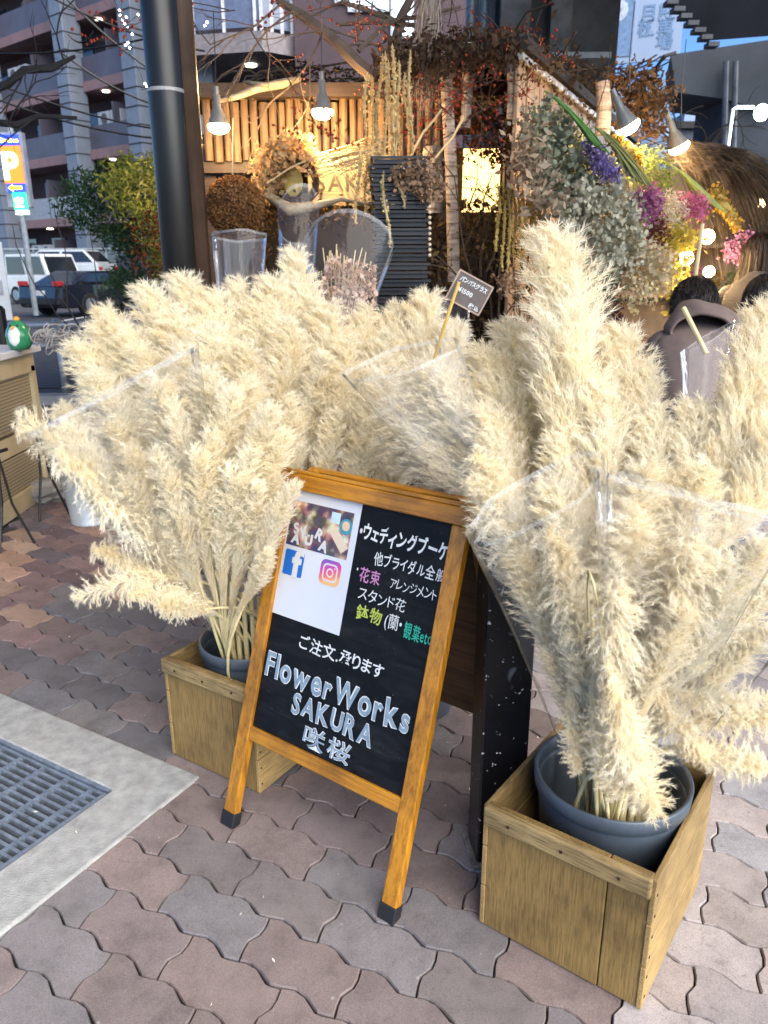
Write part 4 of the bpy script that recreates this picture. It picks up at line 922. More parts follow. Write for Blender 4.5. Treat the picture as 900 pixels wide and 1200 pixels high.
shopwood = wood('shop_log', (.19, .115, .055), (.09, .05, .022), axis=2, scale=.35, knots=False)
darkwood = wood('dark_timber', (.055, .035, .022), (.025, .016, .01), axis=0, scale=.3, knots=False)
s0 = P(240, 190, 5.0); ORGS = np.array([s0[0], 5.0, 0.0])
shop = thing('flower_shop', 'dark timber flower shop with a fascia of split logs hung with dried flowers', 'shop', ORGS)
zt, zb = P(380, 118, 5.0)[2], P(380, 188, 5.0)[2]
x = P(238, 150, 5)[0]; xe = P(512, 150, 5)[0]
while x < xe:
    w_ = R5.uniform(.042, .056); ttop = zt+R5.uniform(-.02, .03)
    wpart('log', MB().tube([(x+w_/2, 5.0+R5.uniform(-.008, .008), zb-R5.uniform(0, .012)), (x+w_/2+R5.uniform(-.004, .004), 5.0, (zt+zb)/2), (x+w_/2, 5.0, ttop)], [w_*.5, w_*.48, w_*.47], 9), shopwood, shop, smooth=False); x += w_+.005
wpart('backing_wall', MB().box(((s0[0]+P(600, 190, 5)[0])/2, 5.55, 1.0), (P(600, 190, 5)[0]-s0[0]-.04, .08, 2.0)), M('shop_dark', (.02, .014, .010), .9, ns=3, var=.5), shop)
wpart('lintel', MB().box(((s0[0]+xe)/2, 5.06, zb-.035), (xe-s0[0]+.05, .10, .06)), darkwood, shop)
wpart('roof', MB().box(((s0[0]+xe)/2+.15, 5.6, zt+.04), (xe-s0[0]+.5, 1.4, .07)), darkwood, shop)
for px in (246, 300, 520, 598): wpart('post', MB().box((P(px, 190, 5.1)[0], 5.12, 1.0), (.07, .09, 2.02 if px < 520 else 2.5)), darkwood, shop)
wf = wpart('window_frame', MB().box((P(272, 200, 5.2)[0], 5.3, 1.68), (.34, .05, .5)), darkwood, shop)
wpart('pane', MB().box((P(258, 215, 5.2)[0], 5.26, 1.69), (.13, .03, .42)), M('pane_dusk', (.12, .15, .22), .1, bs=0), wf); wpart('pane', MB().box((P(286, 215, 5.2)[0], 5.26, 1.69), (.12, .03, .42)), M('pane_dusk', (.12, .15, .22)), wf)
wpart('lit_window', MB().box((P(566, 210, 5.35)[0], 5.45, P(566, 210, 5.35)[2]), (.24, .03, .38)), glow('window_warm', (1, .60, .2), 1.3), shop)
wpart('lit_window', MB().box((P(498, 195, 5.35)[0], 5.45, P(566, 205, 5.35)[2]), (.05, .03, .3)), glow('window_warm', (1, .60, .2), 1.3), shop)
# side wall running away to the right, faced with upright reed boards
A1 = P(606, 75, 4.55); B1 = P(700, 127, 6.4); dirw = (B1-A1); dirw[2] = 0; Lw = np.linalg.norm(dirw[:2]); dirw /= Lw; zw = (A1[2]+B1[2])/2
sw = thing('side_wall', 'side wall of the shop faced with upright tan reed boards under a dark roof edge', 'wall', (A1[0], A1[1], 0), math.atan2(dirw[1], dirw[0]))
reed = wood('reed_board', (.36, .26, .17), (.20, .13, .08), axis=2, scale=.5, knots=False)
x = 0
while x < Lw+1.6:
    w_ = R5.uniform(.075, .11); part('board', MB().box((x+w_/2, R5.uniform(-.006, .006), zw/2+.1+R5.uniform(-.01, .01)), (w_-.006, .02, zw-.2)), reed, sw, bevel=.003); x += w_
part('rail', MB().box((Lw/2+.8, -.03, zw-.03), (Lw+1.7, .03, .03)), M('rail_pale', (.30, .29, .28), .5), sw)
for k in range(26): part('rail_clip', MB().box((.05+k*.14, -.05, zw-.045), (.035, .015, .02)), M('clip_white', (.6, .6, .62), .5, bs=0), sw)
part('roof_edge', MB().box((Lw/2+.85, .16, zw+.035), (Lw+1.75, .44, .06)), M('roof_brown', (.022, .016, .012), .8, ns=6, var=.4), sw)
# dark concrete frame building behind the shop with drain pipes
k0 = P(652, 40, 8.5)
dkb = thing('dark_building', 'dark weathered concrete building end above the shop roof with drain pipes', 'building', (k0[0], 8.5, 0))
part('wall', MB().box((0, 1.2, 4.2), (1.2, 2.4, 8.4)), M('dark_concrete', (.035, .035, .037), .9, ns=2.5, var=.6, bs=.5), dkb)
part('pilaster', MB().box((-.42, -.06, 4.2), (.28, .12, 8.4)), M('streaked_concrete', (.10, .10, .105), .9, ns=4, var=.5, bs=.5), dkb)
part('pilaster', MB().box((.02, -.05, 4.2), (.20, .10, 8.4)), M('streaked_concrete', (.10, .10, .105)), dkb)
for x in (-.70, -.83): part('drain_pipe', MB().tube([(x, .1, 0), (x, .1, 8.4)], .045, 12), M('pipe_bluegrey', (.14, .19, .24), .4, bs=0), dkb, smooth=True)
part('ledge', MB().box((.1, -.2, P(650, 70, 8.3)[2]), (.7, .35, .05)), M('ledge_grey', (.2, .21, .23), .7), dkb)
# ---- lamps
def bulb_lamp(px, py, Y_, label, tilt=(0, 0), power=14, size=1.15, shade=True, group='warm lamps over the shop front'):
    c = P(px, py, Y_); t = thing('shop_lamp', label, 'lamp', c, 0, group)
    Rm = np.array(Euler((tilt[0], tilt[1], 0)).to_matrix()); s = size
    def tr(mb): mb.v = [v @ Rm.T for v in mb.v]; return mb
    if shade:
        part('housing', tr(MB().lathe([(.014*s, .125*s), (.017*s, .12*s), (.018*s, .075*s), (.026*s, .06*s), (.046*s, .006*s), (.049*s, 0), (.045*s, -.002)], n=24)), M('lamp_white', (.16, .165, .16), .3, bs=0), t, smooth=True)
        part('cap', tr(MB().tube([(0, 0, .12*s), (0, 0, .16*s)], .012*s, 10)), M('lamp_white', (.16, .165, .16)), t)
    part('glass', tr(MB().ball((0, 0, -.012 if shade else -.002), .052*s, 18, 10, (1, 1, .6 if shade else 1.0))), glow('bulb_warm', (1, .72, .36), 12), t, smooth=True)
    ld = bpy.data.lights.new('lamp_light', 'POINT'); ld.energy = power; ld.color = (1, .62, .28); ld.shadow_soft_size = .06
    lo = bpy.data.objects.new('lamp_light', ld); COL.objects.link(lo); lo.parent = t; lo.location = Rm @ np.array([0, 0, -.085*s])
    return t, c
for px, py, Y_, tl, pw, lab in ((256, 146, 4.62, (0, 0), 9, 'warm reflector lamp hanging at the left end of the log fascia'), (378, 129, 4.62, (0, 0), 15, 'brightest warm reflector lamp hanging before the middle of the log fascia'),
    (735, 146, 4.3, (.1, -.55), 8, 'warm reflector lamp tilted by the birch stump over the hanging bouquets'), (795, 170, 4.9, (.1, -.5), 8, 'warm reflector lamp tilted beside the hanging brown grass')):
    t, c = bulb_lamp(px, py, Y_, lab, tl, pw)
    part('flex', MB().tube([(0, 0, .15), (-.01 if tl[1] else 0, .02, .3), (0, .05, .55)], .003, 5), blk, t)
for px, py, Y_, sz, lab in ((829, 277, 4.7, .62, 'bare warm bulb glowing above the visitors, the upper of the pair'), (804, 302, 4.5, .62, 'bare warm bulb glowing left of the visitors, the lower of the pair'), (831, 318, 4.8, .5, 'small warm bulb just above the taupe hood'), (851, 217, 5.4, .42, 'small warm bulb among the brown grass'), (893, 237, 5.2, .45, 'small warm bulb at the right edge of the picture'), (474, 12, 5.2, .3, 'small round bulb hanging high among the bare branches')):
    bulb_lamp(px, py, Y_, lab, (0, 0), 6 if sz > .45 else .8, sz*1.25, False)
# ---- cedar ball
cb = P(275, 242, 4.5); rb = rs(31, 4.5)
t = thing('cedar_ball', 'round brown cedar sprig ball hanging under the log fascia', 'cedar ball', cb)
part('core', MB().ball((0, 0, 0), rb*.88, 24, 16), M('cedar_core', (.06, .03, .015), .9), t, smooth=True)
v = R5.normal(size=(9000, 3)); v /= np.linalg.norm(v, axis=1)[:, None]; v *= (rb*R5.uniform(.86, 1.0, (9000, 1)))
cloud('sprigs', v+cb, .016, foliage('cedar_brown', [(.10, .045, .018), (.22, .11, .045), (.30, .16, .07)], .15, ns=9), t)
part('cord', MB().tube([(0, 0, rb), (0, .1, .45)], .004, 5), M('cord_straw', (.45, .35, .2)), t)
# ---- SAKURA sign plank
sp_ = P(408, 212, 4.75); t = thing('shop_sign', 'pale plank sign with dark capital letters half hidden by dried stems', 'sign', sp_, 0)
part('plank', MB().box((.02, 0, 0), (.50, .03, .27)), wood('sign_plank', (.42, .34, .20), (.28, .21, .11), axis=0, scale=.4), t, bevel=.006)
mb, w = text_mb('SAKURA', .13, offset=.002); mb.v = [np.stack([q[:, 0]-w/2+.09, np.full(len(q), -.0165), q[:, 1]-.055], 1) for q in mb.v]; part('lettering', mb, M('sign_ink', (.06, .05, .035), .8, bs=0), t, kind='stuff')
# ---- oval wreath with a pale centre, bunch of brown hydrangea beside it
w0 = P(343, 213, 4.6); t = thing('dried_wreath', 'dark oval wreath of twigs with a yellowish leaf in it, left of the sign', 'wreath', w0)
a = np.linspace(0, 2*math.pi, 18); mb = MB()
for k in range(14):
    o1, o2 = R5.normal(0, .012, 2); mb.tube([(.125*math.cos(q)+o1+R5.normal(0, .006), R5.normal(0, .012), .11*math.sin(q)+o2) for q in a], .005, 4)
part('twigs', mb, M('twig_brown', (.07, .045, .028), .9), t, kind='stuff'); part('dried_leaf', MB().ball((0, .01, 0), .062, 14, 8, (.9, .12, 1.25)), M('leaf_ochre', (.34, .26, .07), .7), t, smooth=True)
def blob_points(c, r, n, sc=(1, 1, 1), shell=.5):
    v = R5.normal(size=(n, 3)); v /= np.linalg.norm(v, axis=1)[:, None]; return np.array(c)+v*np.array(sc)*r*R5.uniform(shell, 1, (n, 1))
def px_cloud(poly, Ya, Yb, n, curl=0):
    """points filling an upright patch outlined in the picture, spread in depth between two distances"""
    poly = np.array(poly, float); x0, y0 = poly.min(0); x1, y1 = poly.max(0); out_ = []
    while len(out_) < n:
        q = R5.uniform((x0, y0), (x1, y1)); ins = False; j = len(poly)-1
        for i in range(len(poly)):
            if (poly[i, 1] > q[1]) != (poly[j, 1] > q[1]) and q[0] < (poly[j, 0]-poly[i, 0])*(q[1]-poly[i, 1])/(poly[j, 1]-poly[i, 1])+poly[i, 0]: ins = not ins
            j = i
        if ins: out_.append(P(q[0], q[1], R5.uniform(Ya, Yb)))
    return np.array(out_)
def bunch(name, label, cat, poly, Ya, Yb, n, size, mat, pname='leaves', group=None, clump=0, **kw):
    C = px_cloud(poly, Ya, Yb, n if not clump else n//clump)
    if clump: C = np.repeat(C, clump, 0)+R5.normal(0, size*.9, (len(C)*clump, 3))
    o0 = C.mean(0); t = thing(name, label, cat, o0, 0, group); cloud(pname, C, size, mat, t, **kw); return t
F_ = foliage
bunch('dried_hydrangea', 'brown dried hydrangea cluster beside the wreath under the middle lamp', 'dried flowers', [(300, 185), (330, 160), (365, 165), (372, 200), (350, 185), (330, 205), (318, 235), (300, 225)], 4.5, 4.7, 1500, .03, F_('hydrangea_brown', [(.14, .08, .04), (.40, .28, .15), (.55, .42, .26)], .3, ns=7), 'petals', clump=5, aspect=.9)
bunch('dried_leaf_spray', 'dark dried leaves hanging below the wreath and sign', 'dried leaves', [(300, 225), (360, 232), (440, 240), (455, 250), (400, 262), (330, 262), (305, 300), (298, 260)], 4.6, 4.9, 900, .035, F_('dark_leaf', [(.03, .02, .012), (.09, .06, .035), (.18, .12, .06)], .2, ns=7), clump=4)
bunch('straw_flower_spray', 'tan curled dried flowers on top of the black tray stack', 'dried flowers', [(468, 195), (505, 190), (522, 215), (515, 235), (480, 228), (462, 215)], 3.9, 4.1, 700, .024, F_('curled_tan', [(.10, .06, .04), (.34, .22, .14), (.48, .34, .24)], .3, ns=9), 'petals', clump=4, aspect=.8)
bk_ = thing('twig_tangle', 'dark tangle of dried branches and leaves between the black trays and the pale bouquets', 'dried branches', P(550, 330, 4.6))
mb = MB(); tips = []
for k in range(26):
    q = P(R5.uniform(505, 620), R5.uniform(300, 420), R5.uniform(4.3, 4.9)); branchy(mb, q, (R5.normal(0, .5), 0, 1), R5.uniform(.35, .8), .006, 1, .6, tips, 0)
wpart('twigs', mb, M('twig_dark', (.05, .034, .022), .9), bk_, kind='stuff')
cloud('leaves', np.array(tips)+R5.normal(0, .03, (len(tips), 3)), .035, F_('tangle_leaf', [(.025, .018, .01), (.10, .07, .03), (.26, .18, .08)], .25, ns=8), bk_)
cloud('backing_leaves', px_cloud([(505, 235), (640, 235), (640, 430), (500, 430)], 4.7, 4.95, 1300), .05, F_('dark_leaf', []), bk_)
# ---- brush heaped on the side roof
t = thing('side_roof_brush', 'dark twigs and dead leaves heaped along the sloping line of the side roof', 'brushwood', P(650, 80, 5.2)); mb = MB()
for k in range(60):
    f_ = R5.uniform(0, 1); q0 = A1*(1-f_)+B1*f_+np.array([-.08, 0, .04]); mb.tube(arc(q0+R5.normal(0, .05, 3), q0+np.array([R5.normal(.1, .15), R5.normal(.1, .3), R5.uniform(-.04, .16)]), (0, 0, R5.uniform(-.03, .06)), 5, .01), .006, 4)
wpart('brushwood', mb, M('brush_dark', (.045, .03, .02), .9, ns=10), t, kind='stuff')
C = np.array([A1*(1-f_)+B1*f_ for f_ in R5.uniform(0, 1, 1500)])+R5.normal(0, .07, (1500, 3))+np.array([-.05, 0, .05]); cloud('dead_leaves', C, .045, F_('dark_leaf', []), t)
bunch('roof_front_leaves', 'dark dead leaves and moss lying on the front roof corner', 'dried leaves', [(440, 62), (500, 48), (600, 42), (618, 70), (560, 78), (500, 92), (450, 98)], 4.3, 4.6, 1300, .04, F_('roof_leaf', [(.025, .018, .014), (.10, .065, .045)], .2, ns=6), clump=4)
# ---- driftwood and straws
drift = wood('driftwood', (.50, .40, .26), (.30, .22, .13), axis=0, scale=.3, knots=False)
t = thing('driftwood_branch', 'pale driftwood branch lying along the top of the log fascia at left', 'driftwood', P(300, 108, 4.8))
wpart('branch', MB().tube([P(258, 118, 4.8), P(280, 112, 4.78), P(300, 104, 4.8), P(330, 98, 4.85), P(352, 92, 4.9)], [.012, .02, .022, .026, .014], 8), drift, t, smooth=True)
wpart('branch', MB().tube([P(285, 96, 4.85), P(310, 100, 4.8), P(345, 94, 4.85)], [.010, .016, .01], 7), drift, t, smooth=True)
t = thing('roof_brush', 'heap of dark brushwood and vines piled along the roof edge', 'brushwood', P(330, 100, 5.0))
mb = MB()
for k in range(70):
    xa = R5.uniform(245, 500); ya = 112-R5.uniform(0, 30)*(1 if xa > 300 else .5); mb.tube(arc(P(xa, ya, R5.uniform(4.9, 5.3)), P(xa+R5.uniform(30, 90), ya+R5.uniform(-14, 12), R5.uniform(4.9, 5.3)), (0, 0, R5.uniform(-.03, .06)), 6, .008), .006, 4)
wpart('brushwood', mb, M('brush_brown', (.085, .06, .042), .9, ns=10), t, kind='stuff')
cloud('dry_leaves', px_cloud([(240, 112), (300, 92), (350, 70), (430, 85), (500, 95), (500, 118), (240, 122)], 4.95, 5.3, 700), .035, F_('roof_leaf', [(.04, .03, .02), (.14, .09, .06)], .2, ns=6), t)
straw = M('straw', (.62, .48, .26), .7, ns=12)
t = thing('straw_sheaf', 'sheaf of pale straw stems lying across the sign', 'dried stems', P(410, 190, 4.6)); mb = MB()
for k in range(26):
    xa = R5.uniform(355, 400); ya = R5.uniform(172, 200); mb.tube(arc(P(xa, ya+8, 4.6), P(xa+R5.uniform(50, 75), ya+R5.uniform(-16, 0), 4.55), (0, 0, R5.uniform(-.02, .03)), 5, .004), .0035, 4)
for k in range(9): mb.tube(arc(P(375+k*3, 180, 4.6), P(405+k*6, 236-k, 4.5), (0, 0, .03), 6, .004), .003, 4)
mb.tube(arc(P(313, 214, 4.5), P(362, 188, 4.5), (0, 0, .01), 5, .003), .004, 4); mb.tube(arc(P(470, 235, 4.4), P(545, 136, 4.4), (0, 0, -.02), 6, .004), .006, 5); mb.tube(arc(P(478, 190, 4.4), P(520, 128, 4.4), (0, 0, .02), 5, .004), .006, 5)
wpart('stems', mb, straw, t, kind='stuff')
t = thing('hanging_branch', 'twisted grey branch hung below the sign', 'branch', P(390, 235, 4.5))
wpart('branch', MB().tube([P(312, 228, 4.5), P(340, 246, 4.45), (P(375, 240, 4.5)), P(400, 233, 4.5), P(425, 238, 4.5), P(450, 240, 4.45)], [.02, .035, .022, .014, .012, .008], 8), drift, t, smooth=True)
# ---- amaranthus tassels
def tassels(label, lst, mat, group='hanging amaranthus tassels', thick=.013):
    t = thing('amaranthus_bunch', label, 'dried flowers', P(lst[0][0], lst[0][1], lst[0][4]), 0, group)
    for (xa, ya, xb, yb, Yd) in lst:
        top, bot = P(xa, ya, Yd), P(xb, yb, Yd); L = np.linalg.norm(bot-top); n = max(8, int(L/.02)); mb = MB(); k = np.linspace(0, 1, n)
        pts = top+(bot-top)*k[:, None]+np.stack([.008*np.sin(k*6+xa), .008*np.cos(k*5+ya), 0*k], 1); r_ = thick*np.interp(k, [0, .12, .5, .9, 1], [.25, .8, 1, .7, .2])*R5.uniform(.7, 1.2, n)
        mb.tube(pts, list(r_*.6), 6)
        o = wpart('tassel', mb, mat, t, smooth=False)
        m_ = int(n*9); kk = R5.uniform(.02, 1, m_); C = top+(bot-top)*kk[:, None]+np.stack([.008*np.sin(kk*6+xa), .008*np.cos(kk*5+ya), 0*kk], 1)+R5.normal(0, .5, (m_, 3))*(thick*np.interp(kk, [0, .12, .5, .9, 1], [.25, .8, 1, .7, .3]))[:, None]
        V, F = leaves_mb(C, .014, aspect=.9); q = link('seed_tufts', tri_mesh('seed_tufts', V-ORG[t.name], F), mat, o); q['kind'] = 'stuff'
    return t
am = F_('amaranth_straw', [(.38, .27, .10), (.62, .48, .24), (.72, .60, .36)], .25, ns=12); am2 = F_('amaranth_gold', [(.30, .21, .06), (.50, .37, .12), (.62, .48, .2)], .25, ns=12)
tassels('pale amaranthus tassels hanging from the bare branches, left cluster', [(430, 85, 427, 180, 4.2), (438, 88, 433, 215, 4.2), (447, 62, 441, 170, 4.2), (452, 60, 450, 240, 4.15), (457, 70, 458, 260, 4.2), (463, 58, 463, 205, 4.25), (445, 150, 440, 262, 4.1), (436, 170, 434, 240, 4.1), (421, 170, 418, 262, 4.1), (428, 175, 430, 255, 4.15)], am)
tassels('slender amaranthus tassels hanging just right of the left cluster', [(459, 50, 464, 190, 4.1), (466, 70, 468, 175, 4.15), (480, 58, 482, 180, 4.1), (474, 85, 476, 150, 4.15), (449, 200, 456, 290, 4.0), (462, 195, 474, 245, 4.0)], am, thick=.012)
tassels('golden amaranthus tassels hanging left of the grey green bouquet', [(584, 215, 583, 295, 4.2), (590, 212, 590, 318, 4.2), (596, 218, 597, 325, 4.2), (602, 214, 603, 300, 4.25), (608, 216, 609, 322, 4.2), (614, 222, 616, 315, 4.2), (620, 218, 622, 290, 4.25), (627, 235, 626, 330, 4.2), (633, 240, 634, 318, 4.25)], am2, thick=.012)
bunch('seed_head_cluster', 'small tan seed heads at the foot of the golden tassels', 'dried flowers', [(578, 325), (605, 318), (612, 335), (590, 342)], 4.1, 4.2, 220, .018, F_('curled_tan', []), 'seed_heads', clump=3, aspect=1.0)
# ---- black tray stack
trm = M('tray_black', (.010, .010, .012), .4, ns=10, bs=.1)
tc = P(474, 370, 4.05)
for k in range(21):
    zc = tc[2]-.10+k*.0405; t = thing('black_tray', 'black slatted tray, %s from the bottom of the tall stack behind the plumes' % ORD[k+1] if 0 < k < 20 else ('lowest black slatted tray of the tall stack' if k == 0 else 'topmost black slatted tray of the tall stack, under the tan dried flowers'), 'tray', (tc[0]+R5.uniform(-.006, .006)-.03*(k/20), 4.15, zc), R5.uniform(-.05, .05), 'black slatted trays in a stack')
    part('rim', MB().box((0, -.13, .028), (.28, .012, .011)).box((0, .13, .028), (.28, .012, .011)).box((-.137, 0, .028), (.012, .26, .011)).box((.137, 0, .028), (.012, .26, .011)), trm, t, kind='stuff'); part('pan', MB().box((0, 0, .011), (.255, .24, .02)), trm, t)
t = thing('bead_string', 'string of pale beads hanging beside the black trays', 'bead string', P(503, 235, 3.95))
for k in range(11): wpart('bead', MB().ball(P(503.5, 236+k*6.3, 3.95), .0085, 8, 5), M('bead_cream', (.6, .5, .35), .5, bs=0), t)
tsk = P(474, 440, 4.15); solo('tray_stand', MB().box((tc[0], 4.15, (tc[2]-.10)/2), (.24, .22, tc[2]-.104)), trm, 'dark stand under the black tray stack', 'stand')
# ---- pale birch trunks and posts
def birch(px0, py0, px1, py1, Yd, r_, label):
    a_, b_ = P(px0, py0, Yd), P(px1, py1, Yd); mtb = MATS.get('birch')
    if mtb is None:
        mtb, t_, bb = nodes('birch'); co = coords(t_, (3, 3, 22)); n_ = N(t_, 'ShaderNodeTexNoise', Scale=2.5, Detail=5.0, Roughness=.7); t_.links.new(co, n_.inputs['Vector'])
        t_.links.new(ramp(t_, n_.outputs[0], [(.36, (.09, .06, .045)), (.46, (.28, .23, .19)), (.6, (.42, .37, .32))]), bb.inputs['Base Color']); bb.inputs['Roughness'].default_value = .8; bump(t_, bb, n_.outputs[0], .5, .004); MATS['birch'] = mtb
    solo('birch_log', MB().tube([a_, a_*.5+b_*.5+np.array([.01, 0, 0]), b_], [r_, r_*.95, r_*.9], 14), mtb, label, 'birch log', 'birch logs standing about the shop', smooth=False)
birch(532, 330, 521, 60, 4.65, .036, 'lichened birch log standing left of the red berry branches'); birch(508, 250, 506, 172, 4.8, .055, 'short pale post behind the tan dried flowers'); birch(706, 158, 706, 96, 4.75, .042, 'white birch stump with dark knots at the end of the side wall'); birch(692, 410, 690, 335, 4.0, .035, 'pinkish birch log standing below the grey green bouquet'); birch(600, 140, 598, 62, 4.6, .03, 'grey brown branch post at the shop corner')
birch(545, 150, 547, 50, 4.75, .03, 'dark branch post among the red berries')
# ---- red berries
def berries(label, roots, n, L, colr, Yd):
    t = thing('berry_branch', label, 'berry branches', P(*roots[0], Yd), 0, 'red berry branches'); mb = MB(); tips = []
    for (px, py) in roots:
        for k in range(n): branchy(mb, P(px+R5.uniform(-8, 8), py, Yd+R5.uniform(-.1, .1)), (R5.normal(0, .7), R5.normal(0, .2), R5.normal(0, .7)), L, .0035, 2, .7, tips)
    wpart('twigs', mb, M('berry_twig', (.055, .03, .022), .9), t, kind='stuff')
    tp_ = np.array(tips); tp_ = tp_[R5.choice(len(tp_), min(len(tp_), 320), replace=False)]; bm = MB()
    for q in tp_: bm.octa(q+R5.normal(0, .006, 3), R5.uniform(.006, .0105))
    wpart('berries', bm, M('berry_red', (.24, .03, .018), .45, bs=0), t, kind='stuff')
    return t
berries('thin branches dotted with red berries against the pale sky gap above the shop', [(530, 30), (560, 15), (500, 30)], 3, .34, 0, 4.9)
berries('dense branch of rusty red berries hanging at the shop corner', [(545, 110), (565, 130), (580, 90), (540, 150)], 4, .3, 0, 4.55)
berries('sparse red berry twigs hanging beside the street pole', [(275, 12), (300, 35)], 2, .42, 0, 4.3)
bunch('rusty_leaf_mass', 'rusty brown dried leaves massed at the shop corner', 'dried leaves', [(530, 70), (590, 75), (600, 130), (596, 200), (560, 180), (530, 150)], 4.75, 4.9, 1500, .032, F_('rust_leaf', [(.03, .015, .01), (.10, .04, .022), (.20, .09, .045)], .25, ns=7), clump=4)
bunch('dark_leaf_mass', 'dark brown leaf mass over the roof corner', 'dried leaves', [(500, 50), (595, 45), (600, 80), (560, 90), (505, 110)], 4.95, 5.2, 1500, .045, F_('dark_leaf', []), clump=4)  # leaves of a dark brown colour
# ---- bare branches above
barkm = M('bark_brown', (.11, .08, .06), .9, ns=14, bs=.6)
t = thing('bare_branches', 'thick bare branches reaching over the shop roof from the upper left', 'branches', P(400, 60, 4.8)); mb = MB()
mb.tube([P(325, 0, 4.8), P(360, 22, 4.75), P(395, 50, 4.7), P(420, 75, 4.7), P(440, 92, 4.7)], [.018, .026, .03, .034, .03], 8); mb.tube([P(470, 110, 4.7), P(462, 60, 4.75), P(470, 20, 4.8), P(485, -10, 4.8)], [.035, .03, .026, .02], 8); mb.tube([P(420, 60, 4.7), P(455, 25, 4.75), P(500, 18, 4.8), P(540, 8, 4.8)], [.016, .014, .012, .008], 6); mb.tube([P(395, 28, 4.7), P(440, 25, 4.75), P(490, 30, 4.8)], [.01, .016, .012], 6); mb.tube([P(400, 2, 4.7), P(430, 12, 4.75), P(480, 30, 4.8)], [.01, .014, .012], 6)
for q, d_ in (((360, 22), (.6, 0, .3)), ((380, 35), (-.3, 0, -.8)), ((420, 60), (0, 0, 1)), ((440, 40), (.8, 0, .4)), ((470, 30), (-.6, 0, .6)), ((440, 25), (.5, 0, -.6)), ((330, 4), (-.8, 0, -.6)), ((400, 55), (.9, 0, .1)), ((345, 12), (-.6, 0, -.3)), ((455, 60), (-.9, 0, .5)), ((500, 20), (.8, 0, .4))): branchy(mb, P(*q, 4.75), d_, .45, .007, 2, .5)
wpart('limb', mb, barkm, t, kind='stuff')
# pale root-like hanging bundle
t = thing('air_plant_strands', 'pale grey dried roots hanging high right of the small bulb', 'dried roots', P(507, 0, 4.6))
strand_part('strands', 170, lambda i: (arc(P(506+R5.normal(0, 6), -10, 4.6), P(500+R5.normal(0, 8)-R5.uniform(0, 6), R5.uniform(60, 145), 4.55+R5.normal(0, .03)), (R5.normal(0, .02), 0, 0), 7, .004), .0022), F_('root_grey', [(.30, .24, .2), (.48, .40, .34)], .2), t)
# ---- fairy lights
t = thing('fairy_lights', 'tiny warm white fairy lights strung across the bare branches at the upper left', 'string lights', P(150, 50, 4.5)); gb = glow('fairy', (1, .9, .75), 9)
fp = [(140, 12), (141, 18), (143, 24), (146, 28), (150, 33), (148, 20), (162, 17), (155, 40), (147, 53), (152, 56), (170, 98), (176, 95), (181, 97), (172, 101), (185, 62), (178, 8), (183, 20), (180, 42), (197, 4), (213, 62), (222, 3), (198, 8), (240, 30), (243, 26), (150, 50), (168, 27), (187, 100), (220, 40), (186, 54)]
for q in fp: wpart('bulb', MB().octa(P(*q, 4.5), .006), gb, t)
for a_, b_ in (((130, -10), (150, 60)), ((165, 105), (190, 90)), ((175, -10), (190, 70)), ((150, 60), (168, 100))): wpart('wire', MB().tube(arc(P(*a_, 4.5), P(*b_, 4.5), (.02, 0, -.02), 8), .0012, 4), blk, t)
# ---- overhead cables and dark limb at the left
t = thing('overhead_cables', 'thin black overhead cables crossing before the apartment block', 'cables', P(90, 100, 12))
for a_, b_ in (((-30, 62), (230, 30)), ((60, -20), (220, 108)), ((-20, 92), (250, 160)), ((30, -20), (240, 60)), ((-20, 110), (220, 165)), ((70, 60), (210, 130)), ((80, 40), (110, 36))): wpart('cable', MB().tube(arc(P(*a_, 12), P(*b_, 12), (0, 0, -.12), 10), .014, 5), blk, t)
t = thing('dark_limb', 'bare dark tree limb crossing the apartment balconies at the left', 'branch', P(40, 90, 7)); mb = MB()
mb.tube([P(-20, 110, 7), P(10, 98, 7), P(28, 82, 7), P(60, 80, 7), P(88, 66, 7)], [.035, .034, .032, .03, .014], 8); mb.tube([P(-20, 142, 7), P(20, 146, 7), P(45, 136, 7), P(90, 138, 7)], [.03, .026, .022, .012], 8)
for q in ((28, 82), (60, 80), (45, 136), (75, 72), (10, 145)): branchy(mb, P(*q, 7), (R5.normal(0, .6), 0, R5.normal(0, .5)), .5, .009, 2, .6)
wpart('limb', mb, M('bark_dark', (.03, .028, .03), .9), t, kind='stuff')
# ---- shrub beside the pole
def shrub(label, poly, Ya, Yb, n, size, mat, trunk, **kw):
    t = bunch('leafy_shrub', label, 'shrub', poly, Ya, Yb, n, size, mat, 'foliage', 'shrubs beyond the left plumes', clump=6, **kw); mb = MB()
    for k in range(5): branchy(mb, G(*trunk)*[1, 1, 0]+R5.normal(0, .08, 3)*[1, 1, 0] if False else np.array([*P(trunk[0], trunk[1], (Ya+Yb)/2)[:2], 0])+R5.normal(0, .06, 3)*[1, 1, 0], (R5.normal(0, .2), R5.normal(0, .1), 1), 1.1, .009, 1, .4)
    wpart('stem', mb, M('bark_dark', (.03, .028, .03), .9), t, kind='stuff'); return t
shrub('yellow green feathery shrub lit by the shop lamps beside the black pole', [(120, 205), (150, 190), (185, 188), (205, 200), (206, 320), (185, 330), (165, 260), (130, 240)], 5.2, 5.9, 4200, .045, F_('shrub_lit', [(.07, .11, .02), (.30, .32, .07), (.50, .46, .14)], .4, ns=2.5), (180, 320), aspect=.3)
shrub('dusky green shrub spreading left over the parked cars', [(65, 250), (85, 205), (125, 200), (140, 240), (170, 262), (190, 300), (190, 350), (120, 340), (145, 300), (110, 275)], 5.6, 6.3, 3600, .045, F_('shrub_dusk', [(.02, .045, .03), (.06, .11, .05), (.14, .20, .07)], .35, ns=2.5), (140, 330), aspect=.3)
